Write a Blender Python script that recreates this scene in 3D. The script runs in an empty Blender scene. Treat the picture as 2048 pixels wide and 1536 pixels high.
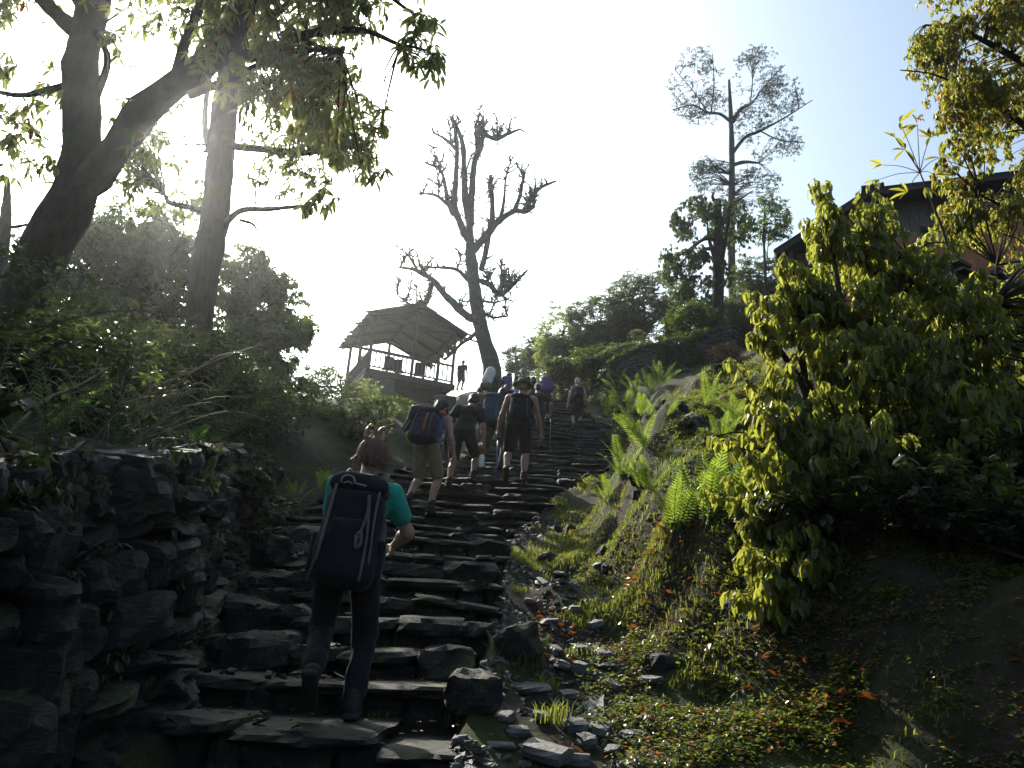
import bpy, math, random
import numpy as np
from mathutils import Matrix, Vector, Quaternion

random.seed(7)
RNG = np.random.default_rng(7)
S = bpy.context.scene
COL = S.collection

# ---------------------------------------------------------------- camera
PITCH, ROLL, FPX = math.radians(18.0), math.radians(3.5), 1500.0
CAM = np.array([0.0, 0.0, 1.6])
cF = np.array([0, math.cos(PITCH), math.sin(PITCH)])
cR0 = np.array([1.0, 0, 0]); cU0 = np.array([0, -math.sin(PITCH), math.cos(PITCH)])
cR = cR0 * math.cos(ROLL) + cU0 * math.sin(ROLL)
cU = -cR0 * math.sin(ROLL) + cU0 * math.cos(ROLL)
cam_data = bpy.data.cameras.new('camera')
cam_data.sensor_width = 36.0; cam_data.lens = 36.0 * FPX / 2048.0
cam_data.clip_start = 0.05; cam_data.clip_end = 3000.0
cam = bpy.data.objects.new('camera', cam_data); COL.objects.link(cam)
cam.matrix_world = Matrix(((cR[0], cU[0], -cF[0], CAM[0]), (cR[1], cU[1], -cF[1], CAM[1]),
                           (cR[2], cU[2], -cF[2], CAM[2]), (0, 0, 0, 1)))
S.camera = cam

# ---------------------------------------------------------------- light
SUN_EL, SUN_AZ = math.radians(32.2), math.radians(-29.0)      # azimuth from +Y towards +X
world = bpy.data.worlds.new('World'); S.world = world; world.use_nodes = True
wn = world.node_tree.nodes; wl = world.node_tree.links
for n_ in list(wn): wn.remove(n_)
sky = wn.new('ShaderNodeTexSky'); sky.sky_type = 'NISHITA'; sky.sun_disc = False
sky.sun_elevation = SUN_EL; sky.sun_rotation = SUN_AZ
sky.altitude = 700.0; sky.air_density = 1.0; sky.dust_density = 10.0; sky.ozone_density = 4.0
bg = wn.new('ShaderNodeBackground'); bg.inputs['Strength'].default_value = 0.15
wo = wn.new('ShaderNodeOutputWorld')
hs = wn.new('ShaderNodeHueSaturation'); hs.inputs['Saturation'].default_value = 0.8
wl.new(sky.outputs[0], hs.inputs['Color'])
tint = wn.new('ShaderNodeMix'); tint.data_type = 'RGBA'; tint.blend_type = 'MULTIPLY'; tint.inputs[0].default_value = 1.0; tint.inputs[7].default_value = (0.96, 1.06, 1.02, 1)
wl.new(hs.outputs[0], tint.inputs[6]); wl.new(tint.outputs[2], bg.inputs['Color']); wl.new(bg.outputs[0], wo.inputs['Surface'])
sl = bpy.data.lights.new('sun', 'SUN'); sl.energy = 5.0; sl.angle = math.radians(0.5); sl.color = (1.0, 0.93, 0.80)
sun = bpy.data.objects.new('sun', sl); COL.objects.link(sun)
SUN_DIR = Vector((math.sin(SUN_AZ) * math.cos(SUN_EL), math.cos(SUN_AZ) * math.cos(SUN_EL), math.sin(SUN_EL)))
sun.rotation_euler = SUN_DIR.to_track_quat('Z', 'Y').to_euler()
sun.location = (-20, 30, 40)
S.view_settings.view_transform = 'Standard'; S.view_settings.look = 'None'
S.view_settings.exposure = 0.8; S.view_settings.gamma = 1.0; S.view_settings.use_curve_mapping = False
S.render.engine = 'CYCLES'
S.cycles.max_bounces = 6; S.cycles.diffuse_bounces = 3; S.cycles.glossy_bounces = 2
S.cycles.transmission_bounces = 4; S.cycles.transparent_max_bounces = 4; S.cycles.volume_bounces = 0
S.cycles.use_denoising = True
S.cycles.sample_clamp_indirect = 4.0
# ---------------------------------------------------------------- helpers
def P(px, py, Y):
    """point of the place seen at photograph pixel (px, py), Y metres ahead"""
    d = cF + (px - 1024) / FPX * cR - (py - 768) / FPX * cU
    return CAM + d * (Y / d[1])
def proj(q):
    v = np.asarray(q, float) - CAM
    w = v @ cF
    return 1024 + FPX * (v @ cR) / w, 768 - FPX * (v @ cU) / w, w

def _hash(ix, iy, iz):
    n = (ix * 374761393 + iy * 668265263 + iz * 2147483647 + 1013904223) & 0xffffffff
    n = ((n ^ (n >> 13)) * 1274126177) & 0xffffffff
    n = ((n ^ (n >> 16)) * 2246822519) & 0xffffffff
    return ((n ^ (n >> 15)) & 0xffffff) / float(0xffffff)
def vnoise(p):
    """value noise, p (...,3) -> (...) in -1..1"""
    p = np.asarray(p, float); i = np.floor(p).astype(np.int64); f = p - i
    f = f * f * (3 - 2 * f)
    r = 0
    for dx in (0, 1):
        wx = f[..., 0] if dx else 1 - f[..., 0]
        for dy in (0, 1):
            wy = f[..., 1] if dy else 1 - f[..., 1]
            for dz in (0, 1):
                wz = f[..., 2] if dz else 1 - f[..., 2]
                r = r + wx * wy * wz * _hash(i[..., 0] + dx, i[..., 1] + dy, i[..., 2] + dz)
    return r * 2 - 1
def fbm(p, o=3):
    p = np.asarray(p, float); a = 1.0; r = 0
    for _ in range(o):
        r = r + a * vnoise(p); p = p * 2.03 + 17.3; a *= 0.5
    return r
def n2(x, y, s=1.0, o=3, seed=0.0):
    x = np.asarray(x, float); y = np.asarray(y, float)
    return fbm(np.stack([x * s + seed, y * s - seed, np.full_like(x, seed * 1.7)], -1), o)
def sstep(a, b, x):
    t = np.clip((np.asarray(x, float) - a) / (b - a), 0, 1); return t * t * (3 - 2 * t)
def unit(v):
    v = np.asarray(v, float); return v / max(1e-9, np.linalg.norm(v))

def rot(ax, deg):
    return np.array(Matrix.Rotation(math.radians(deg), 3, ax))
class MB:
    """collects triangles and quads, builds ONE mesh"""
    def __init__(s): s.v = []; s.q = []; s.t = []; s.n = 0
    def add(s, v, q=None, t=None):
        v = np.asarray(v, np.float32).reshape(-1, 3)
        if q is not None and len(q): s.q.append(np.asarray(q, np.int32).reshape(-1, 4) + s.n)
        if t is not None and len(t): s.t.append(np.asarray(t, np.int32).reshape(-1, 3) + s.n)
        s.v.append(v); s.n += len(v)
    def mesh(s, name, mat, smooth=True, off=(0, 0, 0)):
        v = np.concatenate(s.v) - np.asarray(off, np.float32) if s.v else np.zeros((0, 3), np.float32)
        q = np.concatenate(s.q) if s.q else np.zeros((0, 4), np.int32)
        t = np.concatenate(s.t) if s.t else np.zeros((0, 3), np.int32)
        me = bpy.data.meshes.new(name)
        me.vertices.add(len(v)); me.vertices.foreach_set('co', v.astype(np.float32).ravel())
        me.loops.add(len(q) * 4 + len(t) * 3)
        me.loops.foreach_set('vertex_index', np.concatenate([q.ravel(), t.ravel()]).astype(np.int32))
        me.polygons.add(len(q) + len(t))
        me.polygons.foreach_set('loop_start', np.concatenate([np.arange(len(q)) * 4, len(q) * 4 + np.arange(len(t)) * 3]).astype(np.int32))
        me.polygons.foreach_set('use_smooth', np.full(len(q) + len(t), smooth, bool))
        me.update(calc_edges=True); me.validate()
        if mat: me.materials.append(mat)
        return me
    def build(s, name, mat, parent=None, smooth=True, kind=None):
        off = parent.location if parent is not None else (0, 0, 0)
        o = bpy.data.objects.new(name, s.mesh(name, mat, smooth, off)); COL.objects.link(o)
        if parent is not None: o.parent = parent
        if kind: o['kind'] = kind
        return o
    def sub(s, name, mat, part, root, smooth=True, kind=None):
        """a sub-part: child of a part that itself sits at its thing's origin"""
        o = bpy.data.objects.new(name, s.mesh(name, mat, smooth, root.location)); COL.objects.link(o); o.parent = part
        if kind: o['kind'] = kind
        return o
    # shapes
    def box(s, c, size, ax=None, jit=0.0):
        c = np.asarray(c, float); h = np.asarray(size, float) / 2
        k = np.array([[x, y, z] for x in (-1, 1) for y in (-1, 1) for z in (-1, 1)], float) * h
        if jit: k += RNG.uniform(-jit, jit, k.shape)
        if ax is not None: k = k @ np.asarray(ax, float)
        s.add(k + c, q=[(0, 1, 3, 2), (4, 6, 7, 5), (0, 4, 5, 1), (2, 3, 7, 6), (0, 2, 6, 4), (1, 5, 7, 3)])
    def beam(s, a, b, w, h, up=(0, 0, 1)):
        a = np.asarray(a, float); b = np.asarray(b, float); d = unit(b - a)
        x = unit(np.cross(d, up)) if abs(np.dot(d, unit(up))) < 0.98 else unit(np.cross(d, (0, 1, 0)))
        z = np.cross(x, d)
        s.box((a + b) / 2, (np.linalg.norm(b - a), w, h), ax=np.array([d, x, z]))
    def tube(s, pts, r, n=8, res=0, wob=0.0, cap=True, seed=0.0):
        pts = np.asarray(pts, float); r = np.asarray(r, float) * np.ones(len(pts))
        if res: pts, r = smooth_line(pts, r, res)
        m = len(pts)
        T = np.gradient(pts, axis=0); T /= np.linalg.norm(T, axis=1)[:, None] + 1e-9
        ref = np.array([0.31, 0.95, 0.02]) if abs(T[0] @ np.array([0.31, 0.95, 0.02])) < 0.9 else np.array([1.0, 0, 0])
        A = np.cross(T, ref); A /= np.linalg.norm(A, axis=1)[:, None] + 1e-9
        B = np.cross(T, A)
        th = np.arange(n) * 2 * math.pi / n
        ring = A[:, None, :] * np.cos(th)[None, :, None] + B[:, None, :] * np.sin(th)[None, :, None]
        rr = r[:, None] * np.ones((m, n))
        if wob:
            base = pts[:, None, :] + ring * r[:, None, None]
            rr = rr * (1 + wob * fbm(base * (0.9 / max(0.02, float(r.max()))) + seed, 2))
        v = pts[:, None, :] + ring * rr[..., None]
        i = np.arange(m - 1)[:, None] * n; j = np.arange(n)[None, :]; j2 = (j + 1) % n
        q = np.stack([i + j, i + j2, i + n + j2, i + n + j], -1).reshape(-1, 4)
        vv = v.reshape(-1, 3)
        if cap:
            t = [(m * n, (k + 1) % n, k) for k in range(n)] + [(m * n + 1, (m - 1) * n + k, (m - 1) * n + (k + 1) % n) for k in range(n)]
            vv = np.concatenate([vv, pts[:1], pts[-1:]]); s.add(vv, q, t)
        else: s.add(vv, q)
    def lathe(s, c, prof, n=12, ax=None):
        """prof: (radius, height) pairs along the axis"""
        m = len(prof); th = np.arange(n) * 2 * math.pi / n
        v = np.array([[r * math.cos(a), r * math.sin(a), z] for r, z in prof for a in th])
        if ax is not None: v = v @ np.asarray(ax, float)
        q = [(i * n + j, i * n + (j + 1) % n, (i + 1) * n + (j + 1) % n, (i + 1) * n + j) for i in range(m - 1) for j in range(n)]
        s.add(v + np.asarray(c, float), q)

def smooth_line(pts, r, k):
    p = np.concatenate([[2 * pts[0] - pts[1]], pts, [2 * pts[-1] - pts[-2]]]); out = []; ro = []
    for i in range(len(pts) - 1):
        a, b, c, d = p[i:i + 4]
        for j in range(k):
            t = j / k
            out.append(0.5 * (2 * b + (c - a) * t + (2 * a - 5 * b + 4 * c - d) * t * t + (3 * b - a - 3 * c + d) * t ** 3)); ro.append(r[i] * (1 - t) + r[i + 1] * t)
    out.append(pts[-1]); ro.append(r[-1])
    return np.array(out), np.array(ro)

def thing(name, label, cat, loc=(0, 0, 0), group=None):
    o = bpy.data.objects.new(name, None); COL.objects.link(o); o.location = Vector([float(c) for c in loc])
    o.empty_display_size = 0.2
    o['label'] = label; o['category'] = cat
    if group: o['group'] = group
    return o
def tag(o, label, cat, group=None):
    o['label'] = label; o['category'] = cat
    if group: o['group'] = group
    return o
def place(name, me, parent=None, M=None):
    o = bpy.data.objects.new(name, me); COL.objects.link(o)
    if parent is not None: o.parent = parent
    if M is not None: o.matrix_local = M
    return o

# ---------------------------------------------------------------- materials
class NT:
    def __init__(s, name):
        s.m = bpy.data.materials.new(name); s.m.use_nodes = True; s.t = s.m.node_tree
        for n in list(s.t.nodes): s.t.nodes.remove(n)
        s.out = s.n('ShaderNodeOutputMaterial')
    def n(s, kind, **kw):
        x = s.t.nodes.new(kind)
        for k, v in kw.items():
            if k in x.inputs: s.set(x.inputs[k], v)
            else: setattr(x, k, v)
        return x
    def set(s, sock, v):
        if isinstance(v, bpy.types.NodeSocket): s.t.links.new(v, sock)
        else: sock.default_value = v
    def pos(s, sc=(1, 1, 1)):
        g = s.n('ShaderNodeNewGeometry'); m = s.n('ShaderNodeMapping'); m.inputs['Scale'].default_value = sc
        s.set(m.inputs['Vector'], g.outputs['Position']); return m.outputs[0]
    def noise(s, scale, detail=4, rough=0.6, vec=None):
        x = s.n('ShaderNodeTexNoise'); x.inputs['Scale'].default_value = scale; x.inputs['Detail'].default_value = detail
        x.inputs['Roughness'].default_value = rough
        s.set(x.inputs['Vector'], vec if vec is not None else s.pos()); return x.outputs['Fac']
    def ramp(s, fac, stops):
        x = s.n('ShaderNodeValToRGB'); s.set(x.inputs[0], fac); e = x.color_ramp.elements
        while len(e) < len(stops): e.new(0.5)
        for k, (p, c) in enumerate(stops): e[k].position = p; e[k].color = (*c, 1)
        return x.outputs[0]
    def maprange(s, v, a, b, c=0.0, d=1.0):
        x = s.n('ShaderNodeMapRange'); s.set(x.inputs[0], v)
        for k, val in zip((1, 2, 3, 4), (a, b, c, d)): x.inputs[k].default_value = val
        return x.outputs[0]
    def math(s, op, a, b=0.0):
        x = s.n('ShaderNodeMath', operation=op); s.set(x.inputs[0], a); s.set(x.inputs[1], b); return x.outputs[0]
    def mix(s, f, a, b):
        x = s.n('ShaderNodeMix', data_type='RGBA'); s.set(x.inputs[0], f)
        for k, c in ((6, a), (7, b)):
            if isinstance(c, bpy.types.NodeSocket): s.set(x.inputs[k], c)
            else: x.inputs[k].default_value = (*c, 1)
        return x.outputs[2]
    def bump(s, h, strength=0.5, dist=0.02):
        b = s.n('ShaderNodeBump'); b.inputs['Strength'].default_value = strength; b.inputs['Distance'].default_value = dist
        s.set(b.inputs['Height'], h); return b.outputs[0]
    def princ(s, col, rough=0.7, normal=None, spec=0.5):
        b = s.n('ShaderNodeBsdfPrincipled')
        if isinstance(col, bpy.types.NodeSocket): s.set(b.inputs['Base Color'], col)
        else: b.inputs['Base Color'].default_value = (*col, 1)
        s.set(b.inputs['Roughness'], rough); b.inputs['Specular IOR Level'].default_value = spec
        if normal is not None: s.set(b.inputs['Normal'], normal)
        return b
    def done(s, sh): s.t.links.new(sh.outputs[0], s.out.inputs['Surface']); return s.m

def mat_stone(name, c0, c1, moss=0.5, scale=6.0, rough=(0.45, 0.8), spec=0.5):
    t = NT(name)
    a = t.noise(scale, 6, 0.65); layer = t.noise(1.0, 5, 0.7, t.pos((3, 3, 22)))
    f = t.math('ADD', t.math('MULTIPLY', a, 0.6), t.math('MULTIPLY', layer, 0.4))
    oi = t.n('ShaderNodeObjectInfo')
    col = t.ramp(f, [(0.32, c0), (0.52, tuple((x + y) / 2 for x, y in zip(c0, c1))), (0.72, c1)])
    col = t.mix(t.maprange(oi.outputs['Random'], 0, 1, 0.0, 0.45), col, tuple(x * 0.35 for x in c1))
    lich = t.maprange(t.noise(scale * 3.1, 3, 0.5), 0.62, 0.72); col = t.mix(t.math('MULTIPLY', lich, 0.5), col, tuple(min(1, x * 1.7) for x in c1))
    if moss:
        g = t.n('ShaderNodeNewGeometry'); sp = t.n('ShaderNodeSeparateXYZ'); t.set(sp.inputs[0], g.outputs['Normal'])
        mf = t.math('MULTIPLY', t.maprange(sp.outputs['Z'], 0.1, 0.8), t.maprange(t.noise(3.0, 5, 0.7), 0.60 - 0.2 * moss, 0.72 - 0.15 * moss))
        col = t.mix(mf, col, t.ramp(t.noise(25, 3), [(0.3, (0.018, 0.030, 0.006)), (0.7, (0.06, 0.085, 0.015))]))
    nb = t.bump(t.math('ADD', t.noise(scale * 4, 8, 0.7), t.math('MULTIPLY', layer, 1.2)), 0.9, 0.03)
    return t.done(t.princ(col, t.maprange(f, 0.3, 0.7, *rough), nb, spec))
def mat_plain(name, c, rough=0.8, var=0.25, scale=30.0, bump=0.3, spec=0.3):
    t = NT(name); f = t.noise(scale, 4)
    col = t.ramp(f, [(0.3, tuple(x * (1 - var) for x in c)), (0.7, tuple(min(1, x * (1 + var)) for x in c))])
    return t.done(t.princ(col, rough, t.bump(f, bump, 0.006) if bump else None, spec))
def mat_cloth(name, c, rough=0.9):
    t = NT(name); f = t.noise(9, 3); w = t.noise(160, 2)
    col = t.ramp(f, [(0.25, tuple(x * 0.75 for x in c)), (0.75, tuple(min(1, x * 1.15) for x in c))])
    b = t.princ(col, rough, t.bump(t.math('ADD', t.math('MULTIPLY', f, 2.0), t.math('MULTIPLY', w, 0.15)), 0.5, 0.02), 0.2)
    b.inputs['Sheen Weight'].default_value = 0.06
    return t.done(b)
def mat_bark(name, c0, c1, moss=0.0):
    t = NT(name); v = t.pos((7, 7, 1.6)); a = t.noise(2.2, 8, 0.7, v); b = t.noise(3.0, 4)
    col = t.ramp(a, [(0.3, c0), (0.7, c1)])
    col = t.mix(t.maprange(b, 0.55, 0.75, 0, 0.55), col, tuple(min(1, x * 1.8) for x in c1))
    if moss: col = t.mix(t.maprange(t.noise(1.7, 5, 0.7), 0.62 - 0.2 * moss, 0.72 - 0.1 * moss), col, (0.045, 0.06, 0.012))
    return t.done(t.princ(col, 0.9, t.bump(a, 1.0, 0.05), 0.15))
def mat_leaf(name, c0, c1, tr, rough=0.35, fac=0.45, red=0.0, spec=0.5):
    """two-sided leaf: glossy skin over a diffuse blade that also lets light through"""
    t = NT(name)
    g = t.n('ShaderNodeNewGeometry'); oi = t.n('ShaderNodeObjectInfo')
    rnd = t.math('FRACT', t.math('ADD', g.outputs['Random Per Island'], oi.outputs['Random']))
    col = t.ramp(rnd, [(0.0, c0), (0.9, c1)])
    trc = t.ramp(rnd, [(0.0, tuple(x * 0.6 for x in tr)), (1.0, tr)])
    if red:
        rf = t.math('LESS_THAN', t.math('FRACT', t.math('MULTIPLY', rnd, 37.7)), red)
        col = t.mix(rf, col, (0.16, 0.05, 0.012)); trc = t.mix(rf, trc, (0.5, 0.13, 0.03))
    b = t.princ(col, rough, None, spec)
    tl = t.n('ShaderNodeBsdfTranslucent'); t.set(tl.inputs['Color'], trc)
    mx = t.n('ShaderNodeMixShader'); mx.inputs[0].default_value = fac
    t.t.links.new(b.outputs[0], mx.inputs[1]); t.t.links.new(tl.outputs[0], mx.inputs[2])
    return t.done(mx)
M_black = mat_plain('black_rubber', (.012, .012, .013), .6, .2)
# ---------------------------------------------------------------- the lie of the land
def _i(y, a, b): return np.interp(y, a, b)
def path_z(y): return _i(y, [-60, -4, 0, 3.9, 4.3, 9.5, 10.2, 11.7, 16, 22, 24, 28, 32, 36, 45, 80, 300],
                            [-14, -1.1, .05, 1.09, 1.17, 2.76, 2.98, 3.65, 5.05, 7.4, 8.25, 10.05, 11.6, 12.6, 12.2, 6, -20])
def XR(y): return _i(y, [-60, 0, 3.9, 6.5, 9.5, 12, 16, 22, 28, 33, 60], [0, 0, -.16, 0, .15, .9, 2.34, 3.1, 2.6, 2.0, 2.0])
def XL(y): return _i(y, [-60, 0, 3.9, 6, 9.5, 12, 16, 22, 28, 33, 60], [-1.55, -1.55, -1.47, -2.1, -2.8, -2.2, -.9, .1, -.4, -1, -1])
def E0(y): return _i(y, [0, 3, 4.2, 5.2, 7, 60], [2.9, 2.7, 1.8, 1.35, .8, .8])
def HW(y): return _i(y, [-10, 5, 8, 9.3, 11, 20, 30], [1.2, 1.2, .9, .55, .45, .4, .25])
MOUNDS = [(1.95, 7.4, .7, .30), (2.95, 13, .9, .5), (0.85, 8.0, .35, .22), (0.55, 6.6, .3, .2), (1.5, 9.3, .6, .3), (2.4, 10.8, .7, .35),
          (1.25, 5.3, .35, .18), (-3.6, 11.5, .7, .3), (-2.45, 34.6, 1.3, .16), (1.35, 6.3, .32, .28), (1.75, 8.6, .4, .35), (2.25, 9.9, .4, .3), (1.15, 7.3, .3, .26), (1.6, 10.6, .4, .25)]
def land(x, y):
    x = np.asarray(x, float); y = np.asarray(y, float)
    z = path_z(y) + 0 * x
    eR = x - XR(y); eL = XL(y) - x; e0 = E0(y)
    z = z - .10 * sstep(0, .3, eR) * (1 - sstep(e0 - .3, e0 + .3, eR)) - .20 * (eR < 0) * (eL < 0)
    k = _i(y, [0, 4, 7, 10, 14, 18, 25, 60], [.08, .10, .14, .5, .85, .85, .45, .40]); u = np.maximum(0, eR - e0 - .7)
    z = z + _i(y, [0, 4, 7], [.7, .9, 1.1]) * sstep(e0, e0 + 1.0, eR) + k * 6.0 * (1 - np.exp(-u / 6.0))
    a = _i(y, [0, 8.5, 10], [.22, .22, .25]); b = _i(y, [0, 8.5, 10], [.5, .5, 1.4])
    z = z + HW(y) * np.clip((eL - a) / (b - a), 0, 1) + .16 * np.clip(eL - .5, 0, 6)
    z = z - np.minimum(4.0, .42 * np.maximum(0, eL - 3.2)) * sstep(15, 24, y)
    z = z - 1.5 * sstep(.3, 2.2, eL) * sstep(19, 26, y) * (1 - .8 * sstep(33, 36, y))
    out = sstep(.05, .5, np.maximum(eR, eL))
    z = z + out * (.10 * n2(x, y, .8, 3, 3.1) + .045 * n2(x, y, 3.3, 3, 9.7)) + sstep(e0 - .3, e0 + .5, eR) * (.24 * n2(x, y, 1.3, 3, 5.5) + .13 * n2(x, y, 3.1, 3, 1.5))
    for mx, my, r, hh in MOUNDS:
        z = z + hh * np.exp(-(((x - mx) ** 2 + (y - my) ** 2) / r ** 2))
    z = z + out * .012 * n2(x, y, 14, 2, 2.2)
    return z
def land1(x, y): return float(land(np.array([x]), np.array([y]))[0])
def on_land(px, py, y0=1.5, y1=60):
    """where the view ray through a pixel meets the land"""
    Y = np.concatenate([np.arange(y0, 12, .03), np.arange(12, y1, .1)])
    q = np.array([P(px, py, y) for y in Y]); g = land(q[:, 0], q[:, 1])
    k = np.nonzero(q[:, 2] < g)[0]
    i = k[0] if len(k) else len(Y) - 1
    return np.array([q[i, 0], q[i, 1], g[i]])

def mat_ground():
    t = NT('soil_and_moss')
    soil = t.ramp(t.noise(5, 8, .7), [(.3, (.012, .009, .006)), (.55, (.030, .023, .016)), (.75, (.060, .050, .038))])
    g = t.n('ShaderNodeNewGeometry'); sp = t.n('ShaderNodeSeparateXYZ'); t.set(sp.inputs[0], g.outputs['Normal'])
    moss = t.ramp(t.noise(14, 6, .7), [(.3, (.018, .028, .006)), (.7, (.070, .085, .016))])
    mf = t.math('MULTIPLY', t.maprange(t.noise(.9, 6, .65), .42, .58), t.maprange(sp.outputs['Z'], .35, .8))
    ch = t.maprange(t.noise(40, 3, .6), .60, .68, 0, .6)
    col = t.mix(mf, t.mix(ch, soil, (.11, .10, .09)), moss)
    nb = t.bump(t.math('ADD', t.noise(9, 8, .75), t.math('MULTIPLY', t.noise(70, 4), .25)), 1.0, .05)
    return t.done(t.princ(col, .92, nb, .2))
M_ground = mat_ground()
def ax_(dense0, dense1, st, far0, far1):
    a = list(np.arange(dense0, dense1, st)); s = st; lo = dense0
    while lo > far0: s *= 1.18; lo -= s; a.insert(0, lo)
    s = st; hi = a[-1]
    while hi < far1: s *= 1.18; hi += s; a.append(hi)
    return np.array(a)
gx = ax_(-6.5, 7.0, .085, -170, 170); gy = ax_(1.6, 17.0, .10, -60, 320)
GX, GY = np.meshgrid(gx, gy, indexing='ij'); GZ = land(GX, GY)
mb = MB(); nx_, ny_ = GX.shape
ii = (np.arange(nx_ - 1)[:, None] * ny_ + np.arange(ny_ - 1)[None, :])
mb.add(np.stack([GX, GY, GZ], -1), q=np.stack([ii, ii + ny_, ii + ny_ + 1, ii + 1], -1).reshape(-1, 4))
ground = mb.build('ground', M_ground); ground['kind'] = 'structure'

# ---------------------------------------------------------------- stones
def stone_mesh(name, mat, seed, seg=(6, 4, 3), pw=7.0, amp=.13, flat=0.0):
    vid = {}; V = []; Q = []
    sx, sy, sz = seg
    def vert(a, b, c):
        k = (a, b, c)
        if k not in vid:
            vid[k] = len(V); V.append((2 * a / sx - 1, 2 * b / sy - 1, 2 * c / sz - 1))
        return vid[k]
    for i in range(sx):
        for j in range(sy):
            for c, fl in ((0, 1), (sz, 0)):
                f = [vert(i, j, c), vert(i + 1, j, c), vert(i + 1, j + 1, c), vert(i, j + 1, c)]; Q.append(f[::-1] if fl else f)
    for i in range(sx):
        for k in range(sz):
            for b, fl in ((0, 0), (sy, 1)):
                f = [vert(i, b, k), vert(i + 1, b, k), vert(i + 1, b, k + 1), vert(i, b, k + 1)]; Q.append(f[::-1] if fl else f)
    for j in range(sy):
        for k in range(sz):
            for a, fl in ((0, 1), (sx, 0)):
                f = [vert(a, j, k), vert(a, j + 1, k), vert(a, j + 1, k + 1), vert(a, j, k + 1)]; Q.append(f[::-1] if fl else f)
    V = np.array(V, float)
    n = (np.abs(V) ** pw).sum(1) ** (1 / pw); V = V / n[:, None]
    d = np.stack([fbm(V * 1.25 + seed * 3.7 + k * 11.1, 4) for k in range(3)], -1)
    V = V + amp * d * np.array([1, 1, .55 + .45 * (1 - flat)])
    V[:, 2] += .10 * fbm(V * np.array([2.1, 2.1, .3]) + seed, 2) * (1 - flat)
    mbs = MB(); mbs.add(V, Q); me = mbs.mesh(name, mat, smooth=False)
    return me
M_slate = mat_stone('grey_slate', (.007, .0065, .006), (.040, .037, .033), .60, 5.0, (.60, .90), .3)
M_wallstone = mat_stone('dark_wall_stone', (.005, .0045, .004), (.026, .0235, .0205), .45, 5.0, (.55, .85), .35)
M_pale = mat_stone('pale_broken_slate', (.05, .05, .048), (.17, .17, .165), .1, 7.0, (.35, .7), .5)
slab_me = [stone_mesh('slab', M_slate, k, (12, 7, 3), 6, .15, .5) for k in range(7)]
block_me = [stone_mesh('block', M_slate, k + 20, (10, 6, 5), 5, .20) for k in range(7)]
far_me = [stone_mesh('far_block', M_slate, k + 40, (5, 3, 2), 7, .11) for k in range(6)]
def put_stone(parent, meshes, c, size, yaw=0.0, tilt=(0, 0), name='stone'):
    M = Matrix.Translation(Vector([float(v) for v in c]) - parent.location) @ Matrix.Rotation(yaw, 4, 'Z') @ Matrix.Rotation(tilt[0], 4, 'X') @ Matrix.Rotation(tilt[1], 4, 'Y') @ Matrix.Diagonal((*[float(s) / 2 for s in size], 1))
    return place(name, random.choice(meshes), parent, M)

steps = bpy.data.objects.new('stone_steps', None); COL.objects.link(steps); steps['kind'] = 'structure'
steps['label'] = 'rough stone stairway climbing from the foreground to the crest'
STEP_Y = []
zz = path_z(2.3) - .13
yy = np.linspace(2.3, 33, 6000); pz = path_z(yy); last = 2.3
k = 0
while True:
    rise = float(RNG.uniform(.15, .20)); j = np.searchsorted(pz, zz + rise + .13)
    if j >= len(yy): break
    zz += rise; STEP_Y.append((last, float(yy[j]), float(zz), rise)); last = float(yy[j])
STEPS = []
far_mb = MB()
def put_far(meshes, c, size, yaw=0.0, tilt=(0, 0)):
    """a far step stone: too small to part, joined into one mesh"""
    me = random.choice(meshes); n = len(me.vertices); v = np.empty(n * 3, np.float32); me.vertices.foreach_get('co', v); v = v.reshape(-1, 3)
    M = np.array(Matrix.Translation([float(k) for k in c]) @ Matrix.Rotation(yaw, 4, 'Z') @ Matrix.Rotation(tilt[0], 4, 'X') @ Matrix.Rotation(tilt[1], 4, 'Y') @ Matrix.Diagonal((*[float(k) / 2 for k in size], 1)))
    q = np.empty(len(me.polygons) * 4, np.int32); me.loops.foreach_get('vertex_index', q); far_mb.add(v @ M[:3, :3].T + M[:3, 3], q.reshape(-1, 4))
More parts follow.
